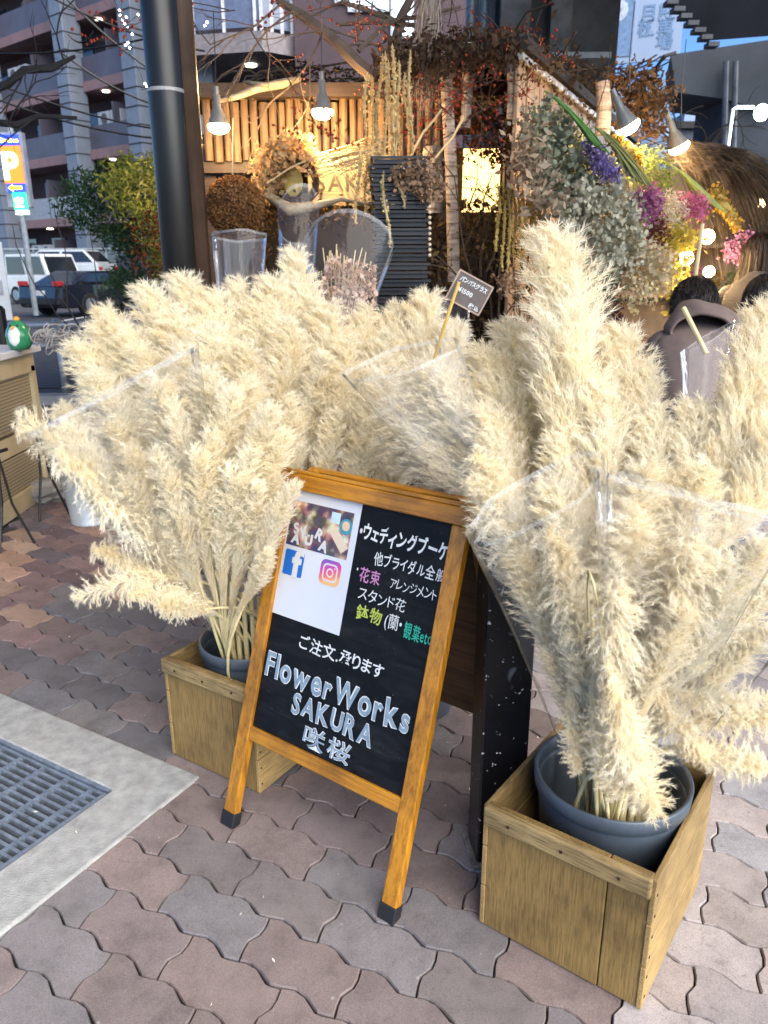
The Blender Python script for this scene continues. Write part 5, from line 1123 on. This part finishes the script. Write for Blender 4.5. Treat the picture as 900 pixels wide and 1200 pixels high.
bunch('rust_shrub', 'rusty brown leaves at the foot of the black pole', 'shrub', [(150, 255), (205, 240), (208, 330), (160, 320)], 5.0, 5.2, 500, .03, F_('rust_leaf', []), 'foliage', clump=5)
# silver twig wreaths on the planter end
t = thing('twig_wreath', 'loose wreath of silvery twigs at the far end of the planter', 'wreath', P(62, 395, 4.1)); mb = MB()
for k in range(60):
    c = P(R5.uniform(45, 115), R5.uniform(385, 405), 4.0+R5.normal(0, .05)); r_ = R5.uniform(.02, .06); a0_ = R5.uniform(0, 6); e1 = R5.normal(size=3); e1 /= np.linalg.norm(e1); e2 = np.cross(e1, R5.normal(size=3)); e2 /= np.linalg.norm(e2)
    mb.tube([c+e1*r_*math.cos(a0_+q*.6)+e2*r_*math.sin(a0_+q*.6) for q in range(8)], .0028, 4)
wpart('twigs', mb, M('silver_twig', (.36, .34, .32), .6, ns=20), t, kind='stuff')
cloud('dried_buds', px_cloud([(45, 392), (75, 388), (110, 395), (100, 420), (60, 410)], 4.0, 4.1, 160), .018, F_('bud_ochre', [(.1, .07, .03), (.45, .30, .12)], .2, ns=12), t)
# ---- price card on its stick
pc = P(550, 343, 1.95); t = thing('price_card', 'small tilted brown price card with white writing on a bamboo stick', 'price card', pc)
rr = Matrix.Rotation(-.40, 3, 'Y') ; A3 = np.array(Matrix.Rotation(.48, 3, 'Y'))
def cpart(name, mb, mat, **kw): mb.v = [v @ A3.T for v in mb.v]; return part(name, mb, mat, t, **kw)
cpart('card', MB().box((0, 0, 0), (.094, .004, .076)), M('card_brown', (.10, .085, .08), .6, ns=30, var=.3), bevel=.001)
for c_, d_ in (((0, -.001, .0365), (.094, .006, .004)), ((0, -.001, -.0365), (.094, .006, .004)), ((-.0455, -.001, 0), (.004, .006, .069)), ((.0455, -.001, 0), (.004, .006, .069))): cpart('card_edge', MB().box(c_, d_), M('card_edge', (.34, .25, .2), .6))
for s_, u, v_, sz, k_ in (('パンパスグラス', -.036, .016, .014, 1), ('¥1500', -.030, -.008, .015, 2), ('税込', .012, -.031, .013, 3)):
    mb, w = text_mb(s_, sz, offset=.0004, jitter=.12, seed=k_); kf = min(1, .074/w); mb.v = [np.stack([q[:, 0]*kf+u, np.full(len(q), -.0028), q[:, 1]+v_], 1) for q in mb.v]; cpart('lettering', mb, chalk, kind='stuff')
wpart('stick', MB().tube([P(538, 330, 1.93), P(524, 372, 1.93), P(500, 450, 1.96)], .0042, 7), M('bamboo_stick', (.62, .40, .10), .5), t)
# ================================================================== RIGHT-HAND DISPLAY
pale = F_('eucalyptus_pale', [(.12, .16, .105), (.30, .33, .24), (.50, .52, .41)], .3, ns=9); pale2 = F_('hydrangea_cream', [(.26, .26, .18), (.48, .47, .36), (.64, .61, .5)], .35, ns=9)
bunch('eucalyptus_bouquet', 'big grey green bouquet of leaves hanging stems up on the side wall', 'bouquet', [(622, 125), (650, 130), (690, 170), (705, 215), (690, 260), (650, 250), (625, 210), (612, 170)], 4.1, 4.4, 2600, .034, pale, 'leaves', clump=5, aspect=.7)
bunch('hydrangea_bouquet', 'pale cream green hydrangea heads hanging below the eucalyptus', 'bouquet', [(655, 235), (700, 205), (735, 215), (757, 255), (750, 300), (720, 325), (690, 330), (668, 290)], 4.0, 4.35, 3600, .026, pale2, 'petals', clump=6, aspect=1.0)
bunch('dried_fern_leaves', 'tan papery leaves at the left edge of the hanging bouquet', 'dried leaves', [(604, 190), (618, 150), (626, 160), (632, 215), (655, 235), (662, 262), (640, 250), (618, 225)], 4.05, 4.15, 420, .05, F_('papery_tan', [(.22, .15, .09), (.42, .33, .24), (.55, .47, .38)], .35, ns=7), clump=3)
bunch('olive_leaf_spray', 'dark green sprigs hanging at the foot of the pale hydrangea', 'sprigs', [(690, 318), (720, 320), (728, 345), (700, 350), (688, 335)], 4.0, 4.1, 260, .03, F_('sprig_green', [(.03, .06, .02), (.16, .2, .12)], .3, ns=8), clump=3)
bunch('cream_blossom', 'cream wispy blossoms hanging right of the pale hydrangea', 'dried flowers', [(725, 290), (765, 285), (790, 300), (785, 335), (755, 345), (730, 330)], 4.1, 4.4, 1500, .024, F_('wispy_cream', [(.42, .36, .22), (.66, .58, .42)], .4, ns=8), 'petals', clump=5, aspect=.8)
def stems(label, a_, b_, Ya, n, col, wd=9, name='green_stem_sheaf'):
    t = thing(name, label, 'flower stems', P(*a_, Ya)); mb = MB()
    for k in range(n): o1, o2 = R5.normal(0, wd*.35), R5.normal(0, wd); mb.tube(arc(P(a_[0]+o1, a_[1]+o1*.5, Ya+R5.normal(0, .03)), P(b_[0]+o2, b_[1]+o2*.6, Ya-.1+R5.normal(0, .04)), (0, 0, .02), 5), .0042, 5)
    wpart('stems', mb, col, t, kind='stuff'); return t
grs = M('stem_green', (.06, .17, .025), .55, ns=14, var=.4); olv = M('stem_olive', (.16, .17, .05), .6, ns=14, var=.4)
stems('bright green stems fanning down from the top of the hanging bouquet', (641, 108), (700, 172), 4.15, 34, grs, 5); stems('olive green stems of the violet statice', (700, 150), (745, 210), 4.2, 34, olv, 8); stems('yellow green stems beside the tilted lamp', (780, 190), (835, 240), 4.5, 40, M('stem_lime', (.22, .28, .07), .6, ns=14), 9)
bunch('lime_filler', 'lime green fluffy filler under the tilted lamp', 'dried flowers', [(722, 180), (770, 172), (790, 200), (792, 228), (750, 228), (725, 205)], 4.3, 4.6, 1600, .02, F_('lime_fluff', [(.07, .11, .03), (.15, .20, .06), (.25, .30, .13)], .35, ns=6), 'tufts', clump=6)
def flower(label, poly, Yd, n, cols, nm, s_=.018): bunch('statice_bunch', label, 'dried flowers', poly, Yd, Yd+.15, n, s_, F_(nm, cols, .35, ns=14), 'petals', 'coloured statice bunches on the side wall', clump=6, aspect=.9)
flower('violet statice over the grey green bouquet', [(688, 168), (705, 175), (722, 195), (727, 215), (712, 212), (695, 190)], 4.0, 700, [(.10, .08, .22), (.20, .15, .38), (.34, .30, .46)], 'statice_violet')
flower('magenta and violet statice at the centre of the right display', [(744, 225), (765, 218), (778, 235), (772, 256), (752, 256)], 4.05, 700, [(.18, .06, .18), (.34, .11, .24), (.30, .22, .42)], 'statice_magenta')
flower('pink statice right of the magenta bunch', [(792, 226), (820, 232), (832, 243), (815, 260), (798, 248)], 4.2, 650, [(.20, .09, .24), (.46, .14, .25), (.55, .24, .32)], 'statice_pink')
flower('dusty purple statice above the visitors', [(852, 282), (878, 272), (890, 292), (870, 312), (850, 300)], 4.8, 500, [(.16, .06, .15), (.34, .16, .33), (.5, .3, .45)], 'statice_dusty')
flower('dark maroon dried flowers under the magenta statice', [(752, 258), (778, 256), (782, 280), (760, 286)], 4.15, 300, [(.06, .02, .03), (.16, .06, .07)], 'maroon')
flower('small red and yellow dried flowers near the pinkish birch log', [(728, 335), (765, 330), (772, 358), (735, 362)], 3.9, 260, [(.32, .03, .03), (.66, .60, .4), (.65, .50, .08)], 'mixed_small')
flower('dark maroon dried flowers beside the pinkish birch log', [(700, 352), (724, 350), (726, 382), (702, 384)], 4.0, 300, [(.06, .02, .03), (.16, .06, .07)], 'maroon')
flower('maroon and pink dried flowers at the right edge', [(880, 285), (905, 275), (905, 310), (884, 305)], 4.8, 300, [(.2, .04, .06), (.42, .16, .2)], 'rose_dark')
bunch('white_wisp', 'white wisps of dried blossom hanging between the statice bunches', 'dried flowers', [(776, 225), (795, 228), (806, 255), (780, 262), (774, 245)], 4.1, 4.2, 500, .022, F_('wisp_white', [(.46, .44, .34), (.66, .64, .52)], .4, ns=8), clump=4, aspect=.3)
bunch('olive_leaves', 'olive and yellow leaves hanging below the statice', 'leaves', [(775, 265), (812, 262), (800, 300), (790, 345), (770, 340), (778, 300)], 4.3, 4.5, 420, .05, F_('leaf_olive', [(.10, .12, .02), (.32, .30, .07), (.55, .42, .12)], .4, ns=4), clump=4)
def gold(pts, label, Yd):
    t = thing('golden_tassel', label, 'dried flowers', P(*pts[0], Yd), 0, 'golden flower tassels'); wpart('core', MB().tube([P(*q, Yd) for q in pts], [.012, .03, .03, .012][:len(pts)], 8), am2, t, smooth=True)
    C = np.concatenate([P(*(np.array(pts[i])*(1-f)+np.array(pts[i+1])*f), Yd)[None]+R5.normal(0, .018, (1, 3)) for i in range(len(pts)-1) for f in R5.uniform(0, 1, 160)]); cloud('florets', C, .02, F_('gold_yellow', [(.16, .10, .015), (.32, .22, .04), (.4, .32, .12)], .35, ns=10), t, aspect=.9)
gold([(838, 222), (845, 238), (855, 252), (864, 266)], 'golden yellow tassel hanging above the visitors', 4.5); gold([(722, 165), (728, 175), (738, 180), (746, 190)], 'yellow tassel glowing under the left tilted lamp', 4.25)
bunch('brown_leaf_branch', 'brown dried leaf branches standing up against the evening sky', 'dried leaves', [(708, 100), (722, 84), (745, 82), (775, 92), (792, 110), (780, 128), (765, 160), (740, 150), (722, 125)], 4.9, 5.2, 1300, .04, F_('brown_curl', [(.04, .025, .015), (.15, .09, .05), (.32, .22, .12)], .3, ns=7), clump=4)
# hanging brown grass
t = thing('hanging_grass', 'big drooping bundle of fine brown grass at the upper right', 'dried grass', P(850, 200, 5.2))
def hg(i):
    u = R5.uniform(0, 1)**.8; x0_, y0_ = 785+85*u, 150+R5.uniform(0, 30)+18*u; dx = 30+70*u*R5.uniform(.3, 1.2); Yd = 5.1+R5.uniform(-.25, .3)
    p0, p1, p2 = (x0_-12, y0_+8), (x0_+dx*.5, y0_-3), (x0_+dx, y0_+R5.uniform(70, 150)); k = np.linspace(0, 1, 8)
    return np.array([P((1-q)**2*p0[0]+2*q*(1-q)*p1[0]+q*q*p2[0], (1-q)**2*p0[1]+2*q*(1-q)*p1[1]+q*q*p2[1], Yd) for q in k]), .0022
strand_part('blades', 1500, hg, F_('grass_brown', [(.02, .018, .017), (.06, .05, .042), (.15, .13, .11)], .25, ns=5), t)
# back of the display: shelves, jars and warm clutter seen in slits
t = thing('display_rack', 'wooden rack of small bright dried posies behind the visitors', 'rack', P(830, 300, 5.6))
wpart('back_panel', MB().box((2.0, 6.3, 1.0), (2.6, .05, 1.9)), M('rack_back', (.22, .16, .10), .8, ns=4, var=.4), t)
for z in (.7, 1.05, 1.4): wpart('shelf', MB().box((2.0, 6.1, z), (2.4, .35, .03)), reed, t)
for z, n_, nm_ in ((1.07, 15, 'posy'), (1.42, 15, 'posy')):
    for k in range(n_):
        c = np.array([1.0+k*.15, 6.05, z+.1]); cloud('posy', blob_points(c, .08, 90, (1, 1, 1.2), .3), .03, [pale2, F_('statice_pink', []), F_('gold_yellow', []), F_('lime_fluff', [])][k % 4], t, aspect=.8)
# viaduct and pier
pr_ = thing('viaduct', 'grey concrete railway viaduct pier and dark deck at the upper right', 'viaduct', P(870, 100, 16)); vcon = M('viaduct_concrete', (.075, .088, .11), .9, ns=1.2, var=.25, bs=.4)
q = [P(786, 64, 16), P(905, 46, 16), P(905, 132, 16), P(850, 116, 16), P(792, 108, 16)]
n = 5; V = q+[v_+np.array([.6, 2.0, 0]) for v_ in q]; wpart('pier_cap', MB().add(V, [tuple(range(n)), tuple(range(2*n-1, n-1, -1))]+[(i, n+i, n+(i+1) % n, (i+1) % n) for i in range(n)]), vcon, pr_)
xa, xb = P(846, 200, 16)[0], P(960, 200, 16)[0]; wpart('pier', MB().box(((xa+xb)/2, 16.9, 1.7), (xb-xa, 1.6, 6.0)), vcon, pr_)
for px in (851, 862): wpart('pipe', MB().tube([P(px, 72, 15.85), P(px-3, 200, 15.85), [P(px-3, 200, 15.85)[0], 15.85, 0]], .055, 8), M('pipe_viaduct', (.16, .18, .21), .6), pr_)
wpart('added_shade_deck', MB().box((3.5, 3.9, 6.7), (26, 9.0, .8)), M('deck_dark', (.012, .014, .02), .95, ns=1.5, spec=.1), pr_)  # unseen deck added overhead to shade the shop and street
for k in range(8): wpart('shade_deck_girder', MB().box((3.5, -.2+k*1.18, 6.1), (26, .22, .4)), M('deck_dark', (.018, .02, .028)), pr_)  # girders of the added shading deck, also out of view
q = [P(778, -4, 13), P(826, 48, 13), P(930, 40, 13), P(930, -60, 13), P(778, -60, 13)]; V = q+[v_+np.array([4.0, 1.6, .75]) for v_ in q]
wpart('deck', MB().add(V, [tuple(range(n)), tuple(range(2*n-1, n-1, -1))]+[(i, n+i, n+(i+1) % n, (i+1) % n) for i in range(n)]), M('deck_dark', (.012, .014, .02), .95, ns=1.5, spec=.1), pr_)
for k in range(7): wpart('deck_rib', MB().box(P(786+k*8, 4+k*8.2, 12.9), (.16, .2, .06)), M('deck_rib', (.07, .08, .10), .7), pr_)
# pale building with parking billboard
pb = thing('billboard_building', 'tall pale blue building side with a faded P parking board', 'building', (P(745, 60, 24)[0]-.1, 24, 0), -.35)
ph_ = P(745, 0, 24)[2]
part('wall', MB().box((.05, 1.5, P(745, 96, 24)[2]/2+0), (2.1, 3, P(745, 96, 24)[2])), M('far_pale', (.22, .31, .45), .7, ns=1), pb)
part('board', MB().box((.1, -.05, (ph_+P(745, 72, 24)[2])/2+.6), (2.3, .12, ph_-P(745, 72, 24)[2]+1.3)), M('board_pale', (.30, .39, .55), .5, ns=1, var=.05), pb)
part('badge', MB().box((-.42, -.12, P(728, 30, 24)[2]), (.85, .03, 1.5)), M('badge_faded', (.15, .25, .42), .5, bs=0), pb)
uptext(pb, 'P', -.42, P(728, 42, 24)[2], 1.25, M('board_white', (.45, .53, .66), .5, bs=0), y=-.14, off=.03)
for j, (s_, x_) in enumerate((('月極', .35), ('駐車場', .85))):
    for k, ch in enumerate(s_): uptext(pb, ch, x_, P(728, 22+k*17, 24)[2]-.1, .45, M('badge_faded', (.15, .25, .42)), y=-.125, off=.01)
fb = thing('distant_building', 'pale distant building seen in the gap beside the viaduct pier', 'building', (P(830, 140, 60)[0], 60, 0)); part('wall', MB().box((0, 2, P(830, 132, 60)[2]/2), (3.4, 4, P(830, 132, 60)[2])), M('far_pale', (.22, .31, .45)), fb)
for k in range(3): part('window', MB().box((-.7+k*.7, -.05, P(830, 148, 60)[2]), (.4, .06, .5)), glassd, fb)
lowb = thing('row_of_houses', 'low dark building filling the street end behind the side wall', 'building', (P(760, 200, 34)[0], 34, 0)); part('wall', MB().box((3, 2, 3.2), (16, 4, 6.4)), M('low_dark', (.08, .09, .12), .9, ns=1), lowb); part('roof', MB().box((3, 1.9, 6.5), (16.4, 4.4, .25)), darkm, lowb)
mb = MB(); t = thing('bare_tree', 'small bare winter tree against the sky beside the pier', 'tree', (P(805, 165, 11)[0], 11, 0)); mb2 = MB().tube([(0, 0, 0), (0, 0, 2.6)], [.06, .04], 7); part('trunk', mb2, barkm, t)
for k in range(9): branchy(mb, (0, 0, 2.3+.05*k), (R5.normal(0, .7), 0, .7), .7, .012, 2, .5)
part('twigs', mb, M('twig_dark', (.05, .034, .022)), t, kind='stuff')
# cable bundle by the billboard
t = thing('cable_bundle', 'black cables sagging past the parking board to a curved bracket', 'cables', P(750, 85, 10))
for a_, b_ in (((712, 86), (775, 66)), ((712, 92), (785, 72)), ((715, 80), (770, 64)), ((735, 92), (782, 66))): wpart('cable', MB().tube(arc(P(*a_, 10), P(*b_, 10), (0, 0, -.05), 7), .009, 5), blk, t)
wpart('bracket', MB().tube([P(792, 62, 10), P(778, 66, 10), P(770, 78, 10), P(766, 100, 10)], .022, 6), blk, t)
# street lamp
sl0 = P(888, 132, 9); t = thing('street_lamp', 'white street lamp glowing at the right edge before the viaduct pier', 'street lamp', (P(850, 200, 9)[0], 9, 0))
hz = P(850, 128, 9)[2]; xl = sl0[0]-P(850, 200, 9)[0]
part('post', MB().tube([(-.02, 0, 0), (0, 0, hz), (.04, 0, hz+.02), (xl-.05, 0, hz+.02)], .018, 8), M('lamp_post_white', (.45, .5, .56), .5, bs=0), t)
part('lantern', MB().ball((xl+.04, 0, sl0[2]-0), .075, 16, 10, (1, 1, 1.1)), glow('street_glow', (.85, .93, 1), 10), t)
ld = bpy.data.lights.new('street_light', 'POINT'); ld.energy = 22; ld.color = (.85, .93, 1); ld.shadow_soft_size = .14; lo = bpy.data.objects.new('street_light', ld); COL.objects.link(lo); lo.parent = t; lo.location = (xl-.1, -.25, sl0[2]-.05)
# tall bamboo stick with bulbs by the visitors
solo('bamboo_stick', MB().tube([P(814, 330, 4.3), P(823, 262, 4.3)], .012, 8), M('stick_pale', (.6, .5, .28), .5), 'pale bamboo stick standing between the two bare bulbs', 'stick')
solo('bamboo_stick', MB().tube([P(828, 415, 1.95), P(801, 361, 2.05)], .0065, 8), M('stick_pale', (.6, .5, .28)), 'bamboo stick leaning in front of the taupe hoodie', 'stick')
# tall clear-wrapped pinkish bouquet in the wide sleeve
t = thing('pink_dried_bouquet', 'dried pinkish tan bouquet inside the wide clear sleeve', 'bouquet', P(405, 350, 2.62))
cloud('petals', px_cloud([(385, 300), (440, 310), (442, 350), (425, 420), (390, 430), (372, 350)], 2.58, 2.72, 1500), .018, F_('pink_tan', [(.36, .24, .18), (.60, .44, .36), (.70, .58, .5)], .35, ns=14), t, aspect=.7)
mb = MB()
for k in range(22): mb.tube(arc(P(395+R5.normal(0, 4), 440, 2.65), P(375+k*3, R5.uniform(285, 320), 2.65), (0, 0, 0), 5, .003), .002, 4)
wpart('stems', mb, straw, t, kind='stuff')
# fallen scraps of plume and grit on the pavement
C = np.c_[R5.uniform(-1.9, 1.3, 260), R5.uniform(1.0, 4.6, 260), np.full(260, .006)]; V, F = leaves_mb(C, .009, up=(0, 0, 1), aspect=.35, jitter=.8); V[:, 2] = np.clip(V[:, 2], .003, .010)
o = link('plume_scraps', tri_mesh('plume_scraps', V, F), PMAT); tag(o, 'scattered pale scraps of plume and grit on the paving blocks', 'litter', kind='stuff')
# ================================================================== PEOPLE
skin = M('skin', (.50, .30, .22), .55, ns=10, var=.06, bs=.05)
def skinned(name, verts, edges, radii, mat, parent, sub=2):
    me = bpy.data.meshes.new(name); me.from_pydata([tuple(v) for v in verts], edges, []); o = link(name, me, mat, parent)
    o.modifiers.new('skin', 'SKIN'); sv = me.skin_vertices[0].data
    for i, r_ in enumerate(radii): sv[i].radius = (r_, r_) if np.isscalar(r_) else r_
    sv[0].use_root = True
    s_ = o.modifiers.new('sub', 'SUBSURF'); s_.levels = sub; s_.render_levels = sub
    for p_ in me.polygons: p_.use_smooth = True
    o.modifiers['skin'].use_smooth_shade = True; return o
def person(label, loc, rz, lean, top, hair, trousers, hood=False, long_hair=False, hz=.84, drop=.0):
    """faces local +x and bends forward from the hips, knees bent when the hips are low"""
    t = thing('person', label, 'person', loc, rz)
    hip = np.array([0, 0, hz])
    def sp(d, y=0, f=0):                       # along a spine that curls forward
        a_ = lean*(1+.7*d); c, s_ = math.cos(a_), math.sin(a_); return hip+np.array([s_*d+c*f, y, c*d-s_*f])
    a1 = lean*(1+.7*.6)+drop; Rh_ = np.array([[math.cos(a1), 0, math.sin(a1)], [0, 1, 0], [-math.sin(a1), 0, math.cos(a1)]])
    head = sp(.56, 0, .02)+Rh_ @ np.array([.03, 0, .12])
    prof = [(-.14, .165, .125, 0), (-.06, .170, .125, 0), (.04, .158, .112, 0), (.16, .150, .108, .0), (.27, .168, .118, -.01), (.36, .182, .118, -.015), (.43, .180, .100, -.012), (.48, .150, .082, -.004), (.52, .095, .068, .004), (.56, .062, .060, .012)]
    nn = 36; V = []
    for d, a_, b_, f_ in prof:
        for k in range(nn):
            q = 2*math.pi*k/nn; cx, sx_ = math.cos(q), math.sin(q); sq = lambda v_, e_=.8: math.copysign(abs(v_)**e_, v_)
            wr = 1+.018*math.sin(5*q+9*d)+.014*math.sin(9*q-17*d)+.01*math.sin(3*q+31*d)
            V.append(sp(d, a_*sq(cx)*wr, b_*sq(sx_)*wr+f_))
    F = [(i*nn+j, i*nn+(j+1) % nn, (i+1)*nn+(j+1) % nn, (i+1)*nn+j) for i in range(len(prof)-1) for j in range(nn)]+[tuple(range(nn-1, -1, -1))]
    o = part('jacket', MB().add(V, F), top, t, smooth=True); s2 = o.modifiers.new('sub', 'SUBSURF'); s2.levels = 1; s2.render_levels = 1
    for sg_ in (1, -1):
        sh = sp(.43, sg_*.155, -.01); el = sh+np.array([.10, sg_*.05, -.25]); wr_ = el+np.array([.20, -sg_*.03, -.08])
        skinned('sleeve', [sp(.44, sg_*.10, -.01), sh, sh*.5+el*.5+np.array([0, sg_*.012, 0]), el, el*.5+wr_*.5, wr_], [(0, 1), (1, 2), (2, 3), (3, 4), (4, 5)], [.07, .068, .058, .052, .046, .036], top, t)
        h0 = wr_+np.array([.03, 0, -.01]); Vh = [wr_, h0, h0+[.045, 0, -.01], h0+[.08, 0, -.015]]; Eh = [(0, 1), (1, 2), (2, 3)]; Rh = [.024, .026, (.036, .016), (.034, .014)]
        for f in range(4):
            k = len(Vh); y_ = (-.026+f*.0175)*sg_; ln_ = (.036, .044, .042, .032)[f]; Vh += [h0+[.095, y_, -.02], h0+[.095+ln_*.6, y_*1.1, -.038], h0+[.095+ln_, y_*1.1, -.062]]; Eh += [(3, k), (k, k+1), (k+1, k+2)]; Rh += [.0095, .0088, .0075]
        k = len(Vh); Vh += [h0+[.05, -sg_*.035, -.018], h0+[.075, -sg_*.052, -.03], h0+[.097, -sg_*.05, -.045]]; Eh += [(2, k), (k, k+1), (k+1, k+2)]; Rh += [.012, .0105, .009]
        skinned('hand', Vh, Eh, Rh, skin, t, 1)
    bend_ = max(0, .84-hz)
    Vl = [hip+[0, 0, -.02]]; El = []; Rl = [(.15, .13)]
    for sg_ in (1, -1):
        k = len(Vl); Vl += [hip+[.01, sg_*.09, -.07], np.array([.06+bend_*.9, sg_*.11, .44]), np.array([-.02, sg_*.11, .08])]; El += [(0, k), (k, k+1), (k+1, k+2)]; Rl += [.095, .062, .048]
        part('shoe', MB().ball((.05, sg_*.11, .045), .09, 14, 8, (1.5, .55, .5)), M('shoe_dark', (.03, .03, .03), .6), t, smooth=True)
    skinned('trousers', Vl, El, Rl, trousers, t)
    hm = MB().ball((0, 0, 0), .095, 20, 14, (1.0, .82, 1.22)); hm.ball((.088, 0, -.012), .017, 8, 6, (1.1, .8, 1.5)); hm.ball((.06, 0, -.085), .04, 10, 8, (1, .9, .7))
    for sg_ in (1, -1): hm.ball((0, sg_*.08, -.01), .024, 8, 6, (.8, .4, 1.3))
    hm.tube([(-.01, 0, -.18), (-.01, 0, -.05)], .05, 12); hm.v = [v @ Rh_.T+head for v in hm.v]; hd = part('head', hm, skin, t, smooth=True)
    fm = MB()
    for sg_ in (1, -1): fm.ball((.083, sg_*.032, .015), .011, 8, 6)
    fm.box((.089, 0, -.052), (.008, .04, .008)); fm.v = [v @ Rh_.T+head for v in fm.v]; part('eyes_and_mouth', fm, M('face_dark', (.08, .03, .03), .5, bs=0), hd, kind='stuff')
    hb = MB().ball((-.022, 0, .02), .106, 26, 18, (1.0, .88, 1.12)); hb.v = [(v+R5.normal(0, .0012, v.shape)) @ Rh_.T+head for v in hb.v]; part('hair', hb, hair, t, smooth=True)
    def lk(i):
        a_ = R5.uniform(1.1, 5.2); e_ = R5.uniform(-.2, 1.35); q = lambda e, r_: head+Rh_ @ np.array([-.022+r_*math.cos(a_)*math.cos(e), r_*.9*math.sin(a_)*math.cos(e), .02+r_*1.13*math.sin(e)])
        pts = [q(e_-k*.25, .1075+.0015*k) for k in range(5)]; dn = np.array([0, .02*math.sin(a_), -1.0]); L_h = (R5.uniform(.12, .30) if long_hair else R5.uniform(.0, .05))
        return np.array(pts+[pts[-1]+dn*L_h*.5, pts[-1]+dn*L_h+np.array([R5.normal(0, .02), R5.normal(0, .02), 0])]), .0013
    Vv, Fv = strands(2600, lk); o = link('loose_hair', tri_mesh('loose_hair', Vv, Fv), hair, t); o['kind'] = 'stuff'
    if hood:
        hcn = sp(.50, 0, -.055); V = []; nr, nc = 10, 28                     # hood lying in folds round the nape
        for i in range(nr):
            f_ = i/(nr-1)
            for k in range(nc):
                q = 2*math.pi*k/nc; r_ = np.interp(f_, [0, .25, .6, .85, 1], [.13, .15, .135, .10, .06])*(1+.05*math.sin(4*q+6*f_)+.03*math.sin(9*q)); zz = np.interp(f_, [0, .3, .7, 1], [-.08, -.03, .065, .085])
                V.append(hcn+Rh_ @ np.array([.72*r_*math.cos(q)+.03-(.05*(1-f_)), r_*.98*math.sin(q), zz+.012*math.sin(3*q)+(-.02 if math.cos(q) > .3 else .012)]))
        F = [(i*nc+j, i*nc+(j+1) % nc, (i+1)*nc+(j+1) % nc, (i+1)*nc+j) for i in range(nr-1) for j in range(nc)]
        o = part('hood', MB().add(V, F), top, t, smooth=True); s2 = o.modifiers.new('sub', 'SUBSURF'); s2.levels = 1; s2.render_levels = 1
        so2 = o.modifiers.new('thick', 'SOLIDIFY'); so2.thickness = .012
    return t
hairm = M('hair_dark', (.018, .012, .010), .45, ns=40, var=.4, bs=.3)
person('person in a taupe hooded sweatshirt bending toward the flower display, seen from behind', (P(830, 400, 3.1)[0], 3.1, -.02), 1.35, .42, M('taupe_fleece', (.17, .125, .11), .95, ns=25, var=.12, bs=.5), hairm, M('trouser_black', (.02, .02, .025), .9), hood=True, hz=.60, drop=.35)
person('person with long dark hair and cream top, bending right of the taupe hoodie', (P(862, 400, 3.4)[0]-.02, 3.38, -.02), .9, .45, M('cream_knit', (.42, .37, .30), .95, ns=30, bs=.4), hairm, M('trouser_grey', (.07, .07, .08), .9), long_hair=True, hz=.62, drop=.3)
person('person with dark hair and a dark coat half hidden at the far right edge', (P(905, 370, 4.5)[0]-.1, 4.5, -.02), 1.2, .3, M('coat_dark', (.03, .03, .035), .9), hairm, M('trouser_black', (.02, .02, .025)), long_hair=True, hz=.72)
